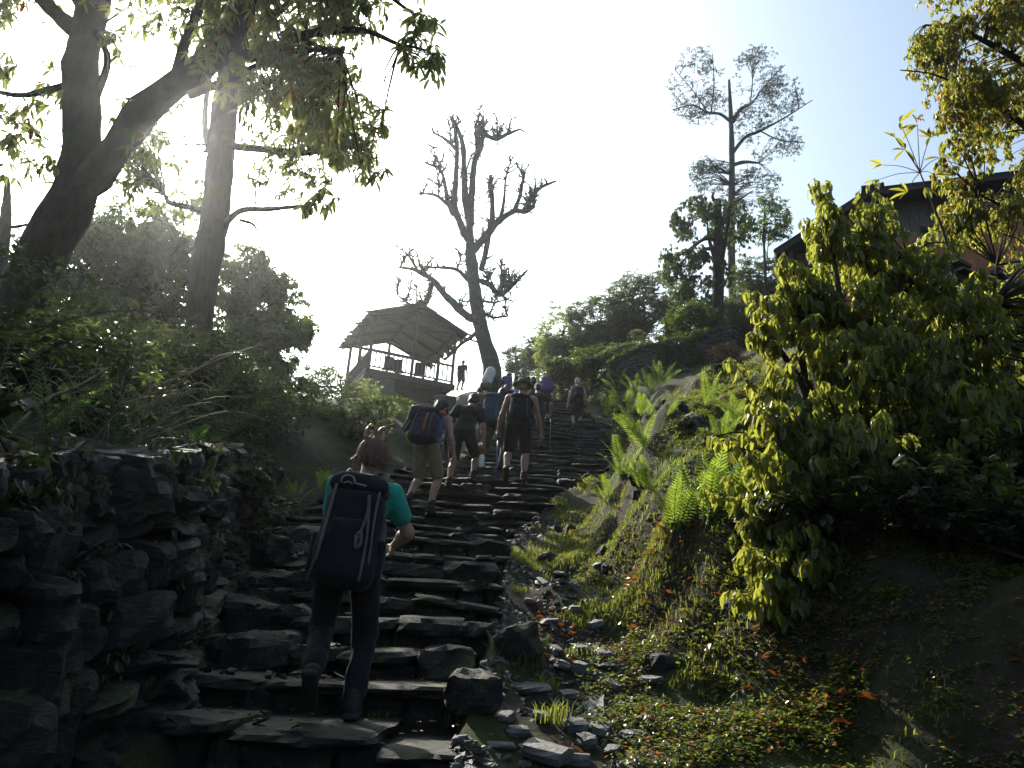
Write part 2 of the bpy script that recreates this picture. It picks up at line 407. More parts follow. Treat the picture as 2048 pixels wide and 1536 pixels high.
for (ya, yb, zt, rise) in STEP_Y:       # tread from ya (front edge) to yb; top at zt
    near = ya < 9.0; far = ya > 13.0
    x0, x1 = float(XL(ya)) - .12, float(XR(ya)) + .05
    STEPS.append((ya, yb, zt, x0, x1))
    x = x0 + random.uniform(-.1, .1)
    while x < x1 - .12:
        L = random.uniform(.30, .85) if near else random.uniform(.45, 1.1)
        L = min(L, x1 - x + random.uniform(-.05, .18)); rub = near and x < XL(ya) + .45 and ya > 4.6
        dy = random.gauss(0, .05 if near else .04) + .07 * math.sin(x * 1.7 + ya) + .18 * (x - x0) / 2.0 * math.sin(ya * .8) * .4
        D = yb - ya + .14
        yaw = random.gauss(0, .075 if near else .05); cx = x + L / 2
        sag = random.gauss(0, .02); full = random.random() < .18 and ya > 4.9
        if rub:
            put_stone(steps, block_me, (cx, ya + D / 2 + dy + random.gauss(0, .08), zt - rise / 2 - .03 + sag * 3), (L * 1.04, D, rise + .13), yaw * 3, (random.gauss(0, .03), random.gauss(0, .09)))
        elif full and not far:
            put_stone(steps, block_me, (cx, ya + D / 2 + dy, zt - rise / 2 - .03 + sag), (L * 1.05, D, rise + .12), yaw, (random.gauss(0, .03), random.gauss(0, .04)))
        else:
            h = random.uniform(.06, .13) if ya > 4.9 else random.uniform(.05, .08); ov = .0 if random.random() < .4 else .03
            args = (slab_me if not far else far_me, (cx, ya + D / 2 + dy - ov, zt - h / 2 + sag), (L * 1.04, D, h), yaw, (random.gauss(.0, .03), random.gauss(0, .04)))
            if far: put_far(*args)
            else: put_stone(steps, *args)
            xr = x
            while xr < x + L - .1:
                l2 = min(random.uniform(.2, .5) * (1 if near else 1.6), x + L - xr + .03)
                args = (block_me if not far else far_me, (xr + l2 / 2, ya + .21 + dy + random.uniform(0, .05) + (.03 if far else 0), zt - h - (rise + .1 - h) / 2 + .01 + sag), (l2 * 1.02, .36, rise + .12 - h), random.gauss(0, .08), (0, random.gauss(0, .04)))
                if far: put_far(*args)
                else: put_stone(steps, *args)
                xr += l2
        x += L
far_mb.build('far_stonework', M_slate, steps, smooth=False, kind='stuff')

def step_z(x, y):
    """top of the stair tread (or the land) under a foot"""
    for (ya, yb, zt, x0, x1) in STEPS:
        if ya - .03 <= y < yb and x0 - .1 <= x <= x1 + .1: return zt
    return land1(x, y)

# ---------------------------------------------------------------- dry stone wall on the left
wall = thing('dry_stone_wall', 'dark mossy dry stone wall rising along the left side of the steps', 'stone wall', (float(XL(4)) - .3, 4, land1(-1.2, 4)))
wall['kind'] = 'thing'
wall_me = [stone_mesh('wall_stone', M_wallstone, k + 70, (6, 6, 5), random.choice([4, 7, 12]), random.choice([.18, .26])) for k in range(12)]
y = 1.7
zrow = [-.12]
while zrow[-1] < 1.25: zrow.append(zrow[-1] + random.choice([.08, .10, .13, .16, .20]))
for a, b in zip(zrow[:-1], zrow[1:]):
    y = 1.75 + random.uniform(0, .3)
    while y < 9.4:
        L = random.uniform(.13, .42); hh = b - a
        if a < float(HW(y)) - .02:
            xx = float(XL(y)) - .16 - .14 * (a / 1.2) + random.gauss(0, .045)
            zb = float(path_z(y))
            put_stone(wall, wall_me, (xx - .16, y + L / 2, zb + (a + b) / 2), (random.uniform(.36, .55), L * 1.02, hh * random.uniform(.92, 1.08)),
                      random.gauss(-.1, .12), (random.gauss(.2, .10), random.gauss(0, .07)))
        y += L
for px, py, Y, s in [(30, 1500, 2.75, (.4, .3, .36)), (245, 1425, 3.1, (.14, .2, .34)), (285, 1470, 3.1, (.2, .2, .3)), (235, 985, 3.6, (.4, .42, .24)), (15, 1100, 2.9, (.35, .34, .3)), (20, 1030, 3.0, (.4, .3, .16)),
                     (330, 1060, 4.6, (.3, .5, .2)), (385, 1120, 5.2, (.3, .5, .25)), (220, 1270, 3.0, (.3, .2, .2)), (150, 1330, 2.9, (.3, .3, .26))]:
    q = P(px, py, Y); put_stone(wall, wall_me, (min(q[0], float(XL(Y)) - .18), Y, q[2]), s, random.uniform(-.4, .4), (random.gauss(0, .15), random.gauss(0, .15)))


# ---------------------------------------------------------------- terrace walls far up on the right
def slate_wall(name, label, pts, H, stone_l, stone_h, depth, mat, seed=0):
    """a stacked slate wall; its slates are too small in the picture to part one by one"""
    root = thing(name, label, 'stone wall', (pts[0][0], pts[0][1], land1(*pts[0])))
    mb = MB(); r = random.Random(seed)
    for (xa, ya), (xb, yb) in zip(pts[:-1], pts[1:]):
        L = math.hypot(xb - xa, yb - ya); d = np.array([(xb - xa) / L, (yb - ya) / L, 0]); nrm = np.array([d[1], -d[0], 0])
        za, zb_ = land1(xa, ya), land1(xb, yb); z = -.3
        while z < H:
            hh = stone_h * r.uniform(.6, 1.4); s = r.uniform(-stone_l, 0)
            while s < L:
                l = stone_l * r.uniform(.5, 1.6); t = min(max((s + l / 2) / L, 0), 1)
                c = np.array([xa + (xb - xa) * t, ya + (yb - ya) * t, za + (zb_ - za) * t + z + hh / 2]) + nrm * r.uniform(-.05, .05)
                mb.box(c, (l * .97, depth, hh * .93), ax=np.array([d, nrm, (0, 0, 1)]), jit=stone_h * .12)
                s += l
            z += hh
    root['kind'] = 'thing'
    mb.build('stonework', mat, root, smooth=False, kind='stuff')
    return root
M_terrace = mat_stone('terrace_slate', (.02, .019, .017), (.085, .08, .072), .5, 5.0, (.6, .85), .3)
slate_wall('terrace_wall', 'low stacked slate terrace wall below the round bushes, far up right of the steps', [(3.9, 27.6), (5.0, 26.6), (6.2, 25.6), (7.6, 24.6)], 1.2, .38, .085, .4, M_terrace, 3)
# ---------------------------------------------------------------- leaves
M_rhodo = mat_leaf('drooping_leaf', (.030, .046, .012), (.060, .082, .018), (.50, .52, .07), .30, .52)
M_rhodo2 = mat_leaf('crown_leaf', (.035, .050, .010), (.075, .090, .014), (.52, .50, .05), .35, .50, .03)
M_canopy = mat_leaf('canopy_leaf', (.022, .036, .012), (.050, .070, .018), (.36, .40, .09), .35, .5, .015)
M_dark = mat_leaf('dark_leaf', (.018, .032, .010), (.040, .062, .016), (.16, .24, .03), .40, .40)
M_olive = mat_leaf('olive_leaf', (.040, .052, .022), (.085, .100, .045), (.22, .27, .07), .40, .38)
M_light = mat_leaf('light_leaf', (.050, .065, .025), (.090, .110, .040), (.35, .42, .09), .45, .5)
M_fern = mat_leaf('fern_green', (.035, .065, .012), (.060, .100, .018), (.34, .48, .05), .5, .5)
M_fern_shade = mat_leaf('dark_fern', (.016, .034, .010), (.028, .055, .014), (.07, .14, .03), .5, .4)  # darker copy of the fern green, left wall shade put into the colour
M_brown = mat_leaf('brown_scrub', (.030, .020, .014), (.060, .040, .028), (.12, .08, .04), .6, .25)
M_airy = mat_leaf('airy_leaf', (.030, .040, .020), (.055, .065, .032), (.10, .13, .05), .5, .25)
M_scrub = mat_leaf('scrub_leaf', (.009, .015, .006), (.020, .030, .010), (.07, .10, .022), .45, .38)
M_grass = mat_leaf('grass_blade', (.040, .065, .012), (.085, .100, .020), (.36, .40, .05), .55, .5)
M_cover = mat_leaf('ground_cover_leaf', (.020, .034, .008), (.060, .075, .020), (.30, .36, .05), .30, .42, .08)
M_dead = mat_leaf('dead_leaf', (.06, .025, .010), (.15, .065, .025), (.36, .12, .03), .5, .3)
M_bark = mat_bark('bark_brown', (.016, .013, .010), (.060, .050, .040), .3)
M_bark2 = mat_bark('bark_grey', (.030, .028, .025), (.085, .080, .072), .2)
M_twig = mat_bark('twig', (.030, .024, .016), (.085, .070, .050))
M_straw = mat_plain('dry_stalk', (.16, .13, .08), .7, .4, 20)

def leaf_template(rows, droop=.25, fold=.35, wid=1.0):
    """blade of length 1 along +X, half width .5 (scaled by W), hanging a little"""
    v = [(0, 0, 0)]; q = []; t = []
    for s, w in rows:
        z = -droop * s * s
        v += [(s, w * .5 * wid, z + fold * w * .5), (s, 0, z), (s, -w * .5 * wid, z + fold * w * .5)]
    v.append((1, 0, -droop)); n = len(rows); e = 3 * n + 1
    t += [(0, 2, 1), (0, 3, 2)]
    for k in range(n - 1):
        a = 1 + 3 * k; q += [(a, a + 1, a + 4, a + 3), (a + 1, a + 2, a + 5, a + 4)]
    a = 1 + 3 * (n - 1); t += [(a, a + 1, e), (a + 1, a + 2, e)]
    return np.array(v, float), np.array(q, int).reshape(-1, 4), np.array(t, int)
LT_BIG = leaf_template([(.22, .62), (.55, 1.0), (.82, .62)], .22, .30)
LT_MID = leaf_template([(.35, .9), (.72, .8)], .18, .30)
LT_FAR = (np.array([(0, 0, 0), (.5, .5, .1), (1, 0, -.12), (.5, -.5, .1)], float), np.zeros((0, 4), int), np.array([(0, 2, 1), (0, 3, 2)]))

def frames(d, up=None):
    """right-handed frames with X along d (N,3)"""
    d = d / (np.linalg.norm(d, axis=1)[:, None] + 1e-9)
    if up is None: up = np.tile([0, 0, 1.0], (len(d), 1))
    y = np.cross(up, d); l = np.linalg.norm(y, axis=1)[:, None]
    y = np.where(l < 1e-3, np.array([[0, 1.0, 0]]), y / (l + 1e-9)); z = np.cross(d, y)
    return np.stack([d, y, z], 2)           # columns
def rosettes(pts, n=(5, 8), L=(.10, .15), W=.30, hang=(.2, .6), axis=None, tiltj=.35, rng=RNG):
    """whorls of leaves at the twig ends: list of 4x4 matrices. hang 0 = leaves spread flat, 1 = straight down"""
    cnt = rng.integers(n[0], n[1] + 1, len(pts)); idx = np.repeat(np.arange(len(pts)), cnt); N = len(idx)
    start = np.concatenate([[0], np.cumsum(cnt)[:-1]]); k = np.arange(N) - start[idx]
    az = rng.uniform(0, 6.283, len(pts))[idx] + k * 6.283 / cnt[idx] + rng.normal(0, .25, N)
    hg = rng.uniform(hang[0], hang[1], len(pts))[idx] + rng.normal(0, .10, N)
    el = -hg * math.pi / 2
    d = np.stack([np.cos(az) * np.cos(el), np.sin(az) * np.cos(el), np.sin(el)], 1)
    tl = rng.normal(0, tiltj, (len(pts), 3))[idx] * .5; d = d + tl
    R = frames(d, np.tile([0, 0, 1.0], (N, 1)) + rng.normal(0, .25, (N, 3)) + .6 * np.stack([np.cos(az), np.sin(az), 0 * az], 1))
    ln = rng.uniform(L[0], L[1], N); sc = np.stack([ln, ln * W * rng.uniform(.85, 1.15, N), ln * .6], 1)
    M = np.zeros((N, 4, 4)); M[:, :3, :3] = R * sc[:, None, :]; M[:, :3, 3] = pts[idx] + rng.normal(0, .012, (N, 3)); M[:, 3, 3] = 1
    return M
def join_leaves(mb, M, T):
    v, q, t = T; n = len(v); N = len(M)
    if not N: return
    V = np.einsum('nij,kj->nki', M[:, :3, :3], v) + M[:, None, :3, 3]
    off = (np.arange(N) * n)[:, None, None]
    mb.add(V, (q[None] + off).reshape(-1, 4) if len(q) else None, (t[None] + off).reshape(-1, 3) if len(t) else None)
def leaf_parts(root, M, T, mat, most=300, name='leaf', rest_T=None):
    """the leaves that show largest become parts, the rest one part of kind stuff"""
    c = M[:, :3, 3]; px, py, w = proj(c)
    ok = (w > .3) & (px > 0) & (px < 2048) & (py > 0) & (py < 1536)
    size = np.where(ok, np.linalg.norm(M[:, :3, 0], axis=1) / np.maximum(w, .1), 0)
    order = np.argsort(-size); pick = order[:most]; pick = pick[size[pick] > 0]
    rest = np.ones(len(M), bool); rest[pick] = False
    mb = MB(); join_leaves(mb, M[rest], T if rest_T is None else rest_T); mb.build('foliage', mat, root, smooth=False, kind='stuff')
    mb = MB(); mb.add(T[0], T[1], T[2]); me = mb.mesh(name, mat, smooth=False)
    ol = np.array(root.location)
    for k in pick:
        A = M[k].copy(); A[:3, 3] -= ol
        place(name, me, root, Matrix(A.tolist()))
def clump_points(vols, n, clump=1.6, thr=-.1, seed=0.0, shell=.0, rng=RNG, inner=.25):
    """points spread through ellipsoids ((cx,cy,cz),(rx,ry,rz),weight), thinned by noise into clumps with gaps"""
    w = np.array([v[2] for v in vols], float); w /= w.sum(); out = []
    while sum(map(len, out)) < n:
        m = n * 2; k = rng.choice(len(vols), m, p=w)
        c = np.array([v[0] for v in vols], float)[k]; r = np.array([v[1] for v in vols], float)[k]
        d = rng.normal(0, 1, (m, 3)); d /= np.linalg.norm(d, axis=1)[:, None]
        rad = (inner + (1 - inner) * rng.uniform(0, 1, m) ** (.5 - .25 * shell))
        p = c + d * r * rad[:, None] * (1 + .22 * fbm(d * 1.7 + c * .37 + seed, 2))[:, None]
        out.append(p[fbm(p * clump + seed, 2) > thr])
    return np.concatenate(out)[:n]
def twigs_to(mb, pts, nodes, r0=.012, r1=.004, n=4, sag=.12, most=400, rng=RNG, far=99):
    """thin twigs from the nearest limb point to leaf clusters"""
    nodes = np.asarray(nodes); sel = pts if len(pts) <= most else pts[rng.choice(len(pts), most, replace=False)]
    for p in sel:
        d = np.linalg.norm(nodes - p, axis=1) + np.maximum(0, nodes[:, 2] - p[2]) * .5
        a = nodes[np.argmin(d)]; l = np.linalg.norm(p - a)
        if l > far: continue
        m = (a + p) / 2 + rng.normal(0, .08 * l, 3) + np.array([0, 0, sag * l])
        rr = r0 * (.5 + .5 * min(2.5, l))
        mb.tube([a, m, p], [rr, (rr + r1) / 2, r1], 3, 2, cap=False)
def limb(mb, pix, wpx, n=10, res=5, wob=.14, seed=0.0):
    """limb through pixels (px,py,Y) with widths in pixels; returns the points along it"""
    pts = np.array([P(*p) for p in pix]); w = proj(pts)[2]; r = np.array(wpx, float) * np.ones(len(pts)) * w / FPX / 2
    mb.tube(pts, r, n, res, wob, seed=seed)
    return smooth_line(pts, r, 4)[0]
def V(px, py, Y, rx, ry, rd, wt=1.0):
    """ellipsoid given by pixel radii at depth Y and depth radius rd (m)"""
    c = P(px, py, Y); s = proj(c)[2] / FPX
    return (c, (rx * s, rd, ry * s), wt)

# ---------------------------------------------------------------- left forked tree (near)
base = np.array([-5.25, 8.0, land1(-5.25, 8.0)])
t = thing('tree', 'big dark leaning tree with a forked trunk near the left edge', 'tree', base, 'trees on the left bank')
mb = MB(); nodes = []
b0 = base - np.array([0.15, 0, .3])
def rooted(pix, wpx, rb, **k):
    pts = np.array([b0] + [P(*p) for p in pix]); w = proj(pts)[2]; r = np.array(wpx) * w[1:] / FPX / 2
    mb.tube(pts, np.concatenate([[rb], r]), 14, 6, .16, seed=k.get('seed', 0)); return smooth_line(pts, np.concatenate([[rb], r]), 4)[0]
nodes.append(rooted([(35, 660, 8), (85, 505, 8), (150, 385, 8), (165, 250, 8), (165, 110, 8), (205, -60, 8.2), (240, -220, 8.4)], [92, 88, 84, 72, 64, 54, 44], .38))
nodes.append(limb(mb, [(130, 420, 8), (200, 340, 7.9), (290, 220, 7.7), (380, 150, 7.5), (450, 90, 7.3), (505, -20, 7.2), (540, -150, 7.1)], [60, 62, 60, 52, 48, 38, 30], 12, seed=2))
nodes.append(limb(mb, [(150, 60, 8), (115, 30, 8), (80, -10, 7.8), (40, -90, 7.6)], [38, 32, 28, 22], seed=3))
nodes.append(limb(mb, [(190, 40, 8), (165, 0, 7.9), (120, -60, 7.6)], [40, 36, 28], seed=4))
nodes.append(limb(mb, [(345, 185, 7.6), (365, 100, 7.5), (400, 10, 7.3), (420, -90, 7.2)], [22, 20, 18, 14], seed=5))
nodes.append(limb(mb, [(380, 190, 7.5), (445, 165, 7.3), (520, 130, 7.2), (600, 100, 7.0), (680, 105, 6.9)], [18, 16, 14, 11, 8], seed=6))
nodes.append(limb(mb, [(430, 105, 7.3), (520, 110, 7.1), (610, 70, 7.0), (720, 60, 6.9), (800, 90, 6.8)], [26, 22, 18, 12, 7], seed=7))
nodes.append(limb(mb, [(500, -10, 7.2), (600, -30, 7.0), (720, -40, 6.8), (830, 30, 6.7)], [26, 20, 12, 6], seed=8))
nodes.append(limb(mb, [(130, 170, 8), (80, 185, 7.9), (30, 190, 7.8), (-40, 175, 7.7)], [14, 12, 10, 7], seed=9))
for e in ((-3.2, 4.5, 8.6), (-.8, 3.0, 9.2), (-4.5, 1.0, 8.2), (-1.5, -.8, 9.2)):  # limbs out of view, added to carry the shading crown overhead
    a = P(240, -220, 8.4); e = np.array(e); mb.tube([a, (a + e) / 2 + np.array([0, 0, .9]), e], [.16, .11, .05], 8, 5)
nodes.append(limb(mb, [(190, 200, 8), (215, 120, 7.9), (190, 60, 7.8)], [18, 14, 10], seed=10))
mbN = np.concatenate(nodes)
rg = np.random.default_rng(11)
vols = [V(600, 40, 7.0, 190, 110, .9, 5), V(480, 130, 7.2, 110, 90, .7, 1.6), V(620, 200, 7.0, 130, 100, .8, 2.4), V(690, 260, 6.9, 90, 80, .5, 1.0), V(740, 335, 6.9, 45, 35, .25, .22), V(850, 90, 6.7, 55, 70, .35, .5), V(300, 40, 7.6, 150, 60, .9, 1.5),
        V(50, 190, 7.8, 90, 90, .7, .9), V(50, 300, 7.6, 70, 70, .5, .35), V(250, 260, 7.6, 70, 60, .6, .35), V(20, 30, 7.6, 60, 40, .4, .3), V(520, -120, 7.1, 330, 120, 1.6, 5), V(120, -160, 7.8, 260, 120, 1.6, 3), V(630, 400, 7.0, 45, 30, .25, .12)]
pts = np.concatenate([clump_points(vols, 1350, 2.2, .0, 3.0, rng=rg),
    clump_points([((-3.2, 4.5, 9.0), (2.6, 2.6, 1.3), 1), ((-.8, 3.0, 9.6), (2.8, 2.8, 1.3), 1), ((-4.5, 1.0, 8.5), (2.8, 3.0, 1.6), 1), ((-1.5, -.8, 9.5), (3, 2.6, 1.5), 1)], 2000, 1.2, -.25, 5.0, rng=rg)])  # unseen crown overhead, added to shade the foreground
twigs_to(mb, pts[:1350], mbN, .014, .004, 4, .10, 520, rg, 1.7)
mb.build('trunk', M_bark, t)
leaf_parts(t, rosettes(pts, (4, 7), (.12, .19), .29, (.25, .75), rng=rg), LT_BIG, M_canopy, rest_T=LT_MID)

# ---------------------------------------------------------------- second tree on the left
base = np.array([-4.95, 12.0, land1(-4.95, 12.0)])
t = thing('tree', 'straight grey trunk with short snapped side branches standing behind the forked tree', 'tree', base, 'trees on the left bank')
mb = MB(); nodes = []; b0 = base - np.array([0.1, 0, .3])
nodes.append(rooted([(400, 620, 12), (425, 470, 12), (440, 330, 12), (450, 210, 12), (470, 90, 12), (480, -40, 12.1), (500, -160, 12.2)], [52, 58, 52, 48, 44, 36, 28], .30, seed=21))
nodes.append(limb(mb, [(440, 460, 12), (480, 422, 11.8), (540, 418, 11.6), (605, 412, 11.4)], [14, 12, 10, 7], 8, seed=22))
nodes.append(limb(mb, [(480, 440, 11.9), (505, 448, 11.8), (515, 462, 11.7)], [7, 6, 3], 6, seed=23))
nodes.append(limb(mb, [(420, 425, 12), (380, 415, 11.9), (340, 405, 11.8), (330, 390, 11.8)], [15, 13, 11, 7], 8, seed=24))
nodes.append(limb(mb, [(425, 320, 12), (410, 260, 12), (415, 180, 12), (430, 100, 12)], [14, 13, 10, 8], 8, seed=25))
nodes.append(limb(mb, [(450, 290, 12), (540, 300, 11.7), (620, 305, 11.4), (690, 285, 11.2)], [16, 15, 13, 6], 8, seed=26))
nodes.append(limb(mb, [(455, 200, 12), (520, 170, 11.7), (600, 150, 11.4), (680, 170, 11.2)], [16, 14, 10, 5], 8, seed=27))
nodes.append(limb(mb, [(470, 90, 12), (560, 20, 11.8), (640, -40, 11.5)], [18, 14, 8], 8, seed=28))
nodes.append(limb(mb, [(465, 60, 12), (400, -20, 12.2), (340, -100, 12.4)], [18, 14, 8], 8, seed=29))
N_ = np.concatenate(nodes); rg = np.random.default_rng(12)
vols = [V(620, 300, 11.3, 130, 50, .8, 1.6), V(650, 220, 11.2, 120, 80, .9, 2), V(560, 340, 11.5, 90, 40, .6, .5), V(320, 370, 12, 110, 50, .9, 1.5), V(290, 310, 12, 80, 50, .9, .8), V(560, 130, 11.6, 140, 80, 1, 1.6), V(480, 10, 12, 200, 90, 1.6, 3), V(560, 410, 11.4, 60, 20, .3, .12),
        V(420, -140, 12.4, 300, 120, 2.2, 5), V(700, 300, 11, 60, 50, .5, .6), V(300, 170, 12.5, 120, 80, 1, .7)]
pts = clump_points(vols, 1900, 1.9, -.1, 8.0, rng=rg)
twigs_to(mb, pts, N_, .014, .004, 4, .10, 520, rg, 2.0)
mb.build('trunk', M_bark2, t)
leaf_parts(t, rosettes(pts, (4, 7), (.12, .20), .30, (.2, .75), rng=rg), LT_MID, M_canopy, rest_T=LT_FAR)

# thin bare trunk at the very left edge
base = np.array([P(0, 560, 11)[0], 11.0, land1(P(0, 560, 11)[0], 11.0)])
t = thing('tree', 'thin snapped bare trunk standing at the far left edge beside the forked tree', 'tree', base, 'trees on the left bank')
mb = MB(); b0 = base - np.array([0, 0, .3])
rooted([(0, 620, 11), (5, 520, 11), (12, 430, 11), (15, 358, 11)], [24, 22, 20, 9], .13, seed=31)
limb(mb, [(12, 455, 11), (40, 452, 10.9), (70, 445, 10.8)], [9, 7, 4], 6, seed=32)
mb.build('trunk', M_bark, t)

# ---------------------------------------------------------------- bushy trees
def bushy(name, label, cat, trunk_px, tw, vols, n, mat, L, W=.34, hang=(.1, .6), T=LT_FAR, nl=(5, 8), group=None, seed=0, clump=1.3, thr=-.12, Mb=M_bark, limbs=6, shell=.3, twig=120, forks=None):
    rg = np.random.default_rng(seed + 100)
    b = P(*trunk_px[0]); b[2] = min(b[2], land1(b[0], b[1])) if len(trunk_px) else 0
    b[2] = land1(b[0], b[1])
    t = thing(name, label, cat, b, group); mb = MB()
    pts = [b - np.array([0, 0, .3])] + [P(*p) for p in trunk_px[1:]]
    pts = np.array(pts); w = proj(pts)[2]; r = np.array(tw) * w / FPX / 2
    mb.tube(pts, r, 9, 5, .15, seed=seed); N = [smooth_line(pts, r, 5)[0]]
    for f in (forks or []): N.append(limb(mb, f[0], f[1], 7, 4, seed=seed + len(N)))
    for k in range(limbs):
        c, rr, _ = vols[rg.integers(len(vols))]; e = np.array(c) + rg.normal(0, .45, 3) * np.array(rr)
        a = N[0][rg.integers(len(N[0]) // 3, len(N[0]))]; m = (a + e) / 2 + np.array([0, 0, .12 * np.linalg.norm(e - a)]) + rg.normal(0, .15, 3)
        mb.tube([a, m, e], [r[-1] * .8, r[-1] * .5, .02], 6, 4, .1, cap=False, seed=seed + k); N.append(smooth_line(np.array([a, m, e]), np.ones(3), 5)[0])
    if name == 'bush':                                      # foliage down to the ground
        c, rr, w_ = vols[0]; w_ *= 1.8; hb = max(.3, c[2] - b[2]); vols = list(vols) + [((b[0], b[1], b[2] + hb * .38), (rr[0] * 1.05, rr[1], hb * .55), w_ * .9)]; n = int(n * 1.1)
    pp = clump_points(vols, n, clump, thr, seed * 1.7, shell, rg)
    twigs_to(mb, pp, np.concatenate(N), .016, .006, 4, .1, twig, rg, 3.5)
    mb.build('trunk', Mb, t)
    m2 = MB(); join_leaves(m2, rosettes(pp, nl, L, W, hang, rng=rg), T)
    m2.build('crown', mat, t, smooth=False, kind='stuff')
    return t
G1 = 'bushy trees behind the left bank'
bushy('tree', 'dense dark bushy tree behind the forked trunk, leftmost of the bushy trees', 'tree', [(160, 800, 16), (170, 640, 16), (200, 520, 16)], [22, 18, 12],
      [V(90, 560, 16, 130, 110, 1.6, 2), V(210, 520, 16.5, 120, 90, 1.5, 2), V(130, 680, 15.5, 150, 100, 1.5, 2), V(60, 800, 15, 130, 90, 1.5, 1.5), V(220, 780, 15, 110, 90, 1.5, 1.5)], 3000, M_dark, (.16, .26), seed=1, group=G1, clump=1.5, thr=.0, limbs=10, twig=260)
bushy('tree', 'dark leafy tree filling the gap between the forked tree and the grey trunk', 'tree', [(300, 800, 18), (305, 650, 18), (310, 520, 18)], [20, 16, 10],
      [V(290, 500, 18, 110, 70, 1.7, 2), V(330, 590, 18.5, 100, 90, 1.6, 2), V(250, 650, 18, 90, 80, 1.4, 1.4), V(340, 470, 18, 70, 50, 1.3, 1), V(340, 700, 17.5, 90, 60, 1.4, 1), V(350, 800, 17, 100, 80, 1.4, 1.4), V(230, 560, 18, 90, 80, 1.4, 1)], 3100, M_dark, (.16, .26), seed=2, group=G1, clump=1.5, thr=.0, limbs=10, twig=260)
bushy('tree', 'rounded glossy green tree right of the grey trunk, rightmost of the bushy left trees', 'tree', [(500, 900, 19), (505, 720, 19), (510, 580, 19)], [22, 17, 10],
      [V(490, 560, 19, 75, 60, 1.6, 1.6), V(560, 640, 19, 72, 80, 1.6, 2), V(500, 700, 19, 100, 80, 1.7, 2), V(525, 610, 19, 60, 60, 1.3, 1), V(545, 800, 18.5, 60, 70, 1.4, 1.3), V(460, 820, 18.5, 60, 80, 1.3, 1)], 3500, M_dark, (.16, .26), seed=3, group=G1, clump=1.5, thr=-.03, limbs=10, twig=260)
bushy('tree', 'yellow green sunlit sapling glowing between the two left trunks', 'tree', [(300, 760, 15), (300, 690, 15), (300, 620, 15)], [8, 6, 4],
      [V(290, 640, 15, 55, 40, .8, 1), V(320, 690, 14.5, 45, 40, .7, .8)], 300, M_rhodo2, (.12, .18), seed=4, group=G1, limbs=3, T=LT_MID)
bushy('tree', 'slim twin stemmed tree at the edge of the steps left of the pavilion', 'tree', [(570, 960, 15), (575, 860, 15), (590, 790, 15)], [12, 10, 6],
      [V(600, 800, 15, 45, 50, .7, 1), V(560, 860, 15, 50, 50, .7, 1), V(615, 870, 14.6, 30, 40, .6, .6)], 480, M_light, (.11, .17), seed=5, group=G1, limbs=4, T=LT_MID, clump=2,
      forks=[([(575, 930, 15), (600, 880, 15), (615, 830, 15)], [9, 7, 4])])
G2 = 'scrubby bushes below the pavilion'
bushy('bush', 'grey green twiggy bush just left of the pavilion base', 'bush', [(690, 900, 24), (690, 820, 24), (680, 760, 24)], [7, 6, 4],
      [V(665, 800, 24, 60, 65, 1.3, 2), V(710, 830, 23, 40, 60, 1.0, 1.2), V(640, 760, 25, 35, 40, 1, .6)], 1700, M_olive, (.09, .16), seed=6, group=G2, hang=(-.6, .2), clump=1.2, limbs=8)
bushy('bush', 'yellowing bush against the stone pillar of the pavilion', 'bush', [(735, 860, 26), (738, 820, 26), (740, 790, 26)], [6, 5, 3],
      [V(735, 800, 26, 28, 45, .8, 1)], 420, M_light, (.10, .16), seed=7, group=G2, hang=(-.4, .3), limbs=4)
bushy('bush', 'dull heathy bush on the bank under the pavilion, above the woman', 'bush', [(760, 940, 17), (755, 900, 17), (750, 880, 17)], [6, 5, 3],
      [V(740, 900, 17, 70, 50, 1.1, 1.4), V(690, 950, 16, 50, 60, .9, 1), V(790, 870, 19, 45, 35, 1, .8)], 1100, M_dark, (.07, .12), seed=8, group=G2, hang=(-.7, .2), limbs=8, clump=1.8)
bushy('bush', 'low bright bush on the left bank beside the fern', 'bush', [(650, 960, 15), (645, 930, 15), (640, 905, 15)], [5, 4, 3],
      [V(625, 880, 15.5, 32, 38, .6, 1)], 260, M_light, (.08, .13), seed=9, group=G2, hang=(-.6, .2), limbs=4)

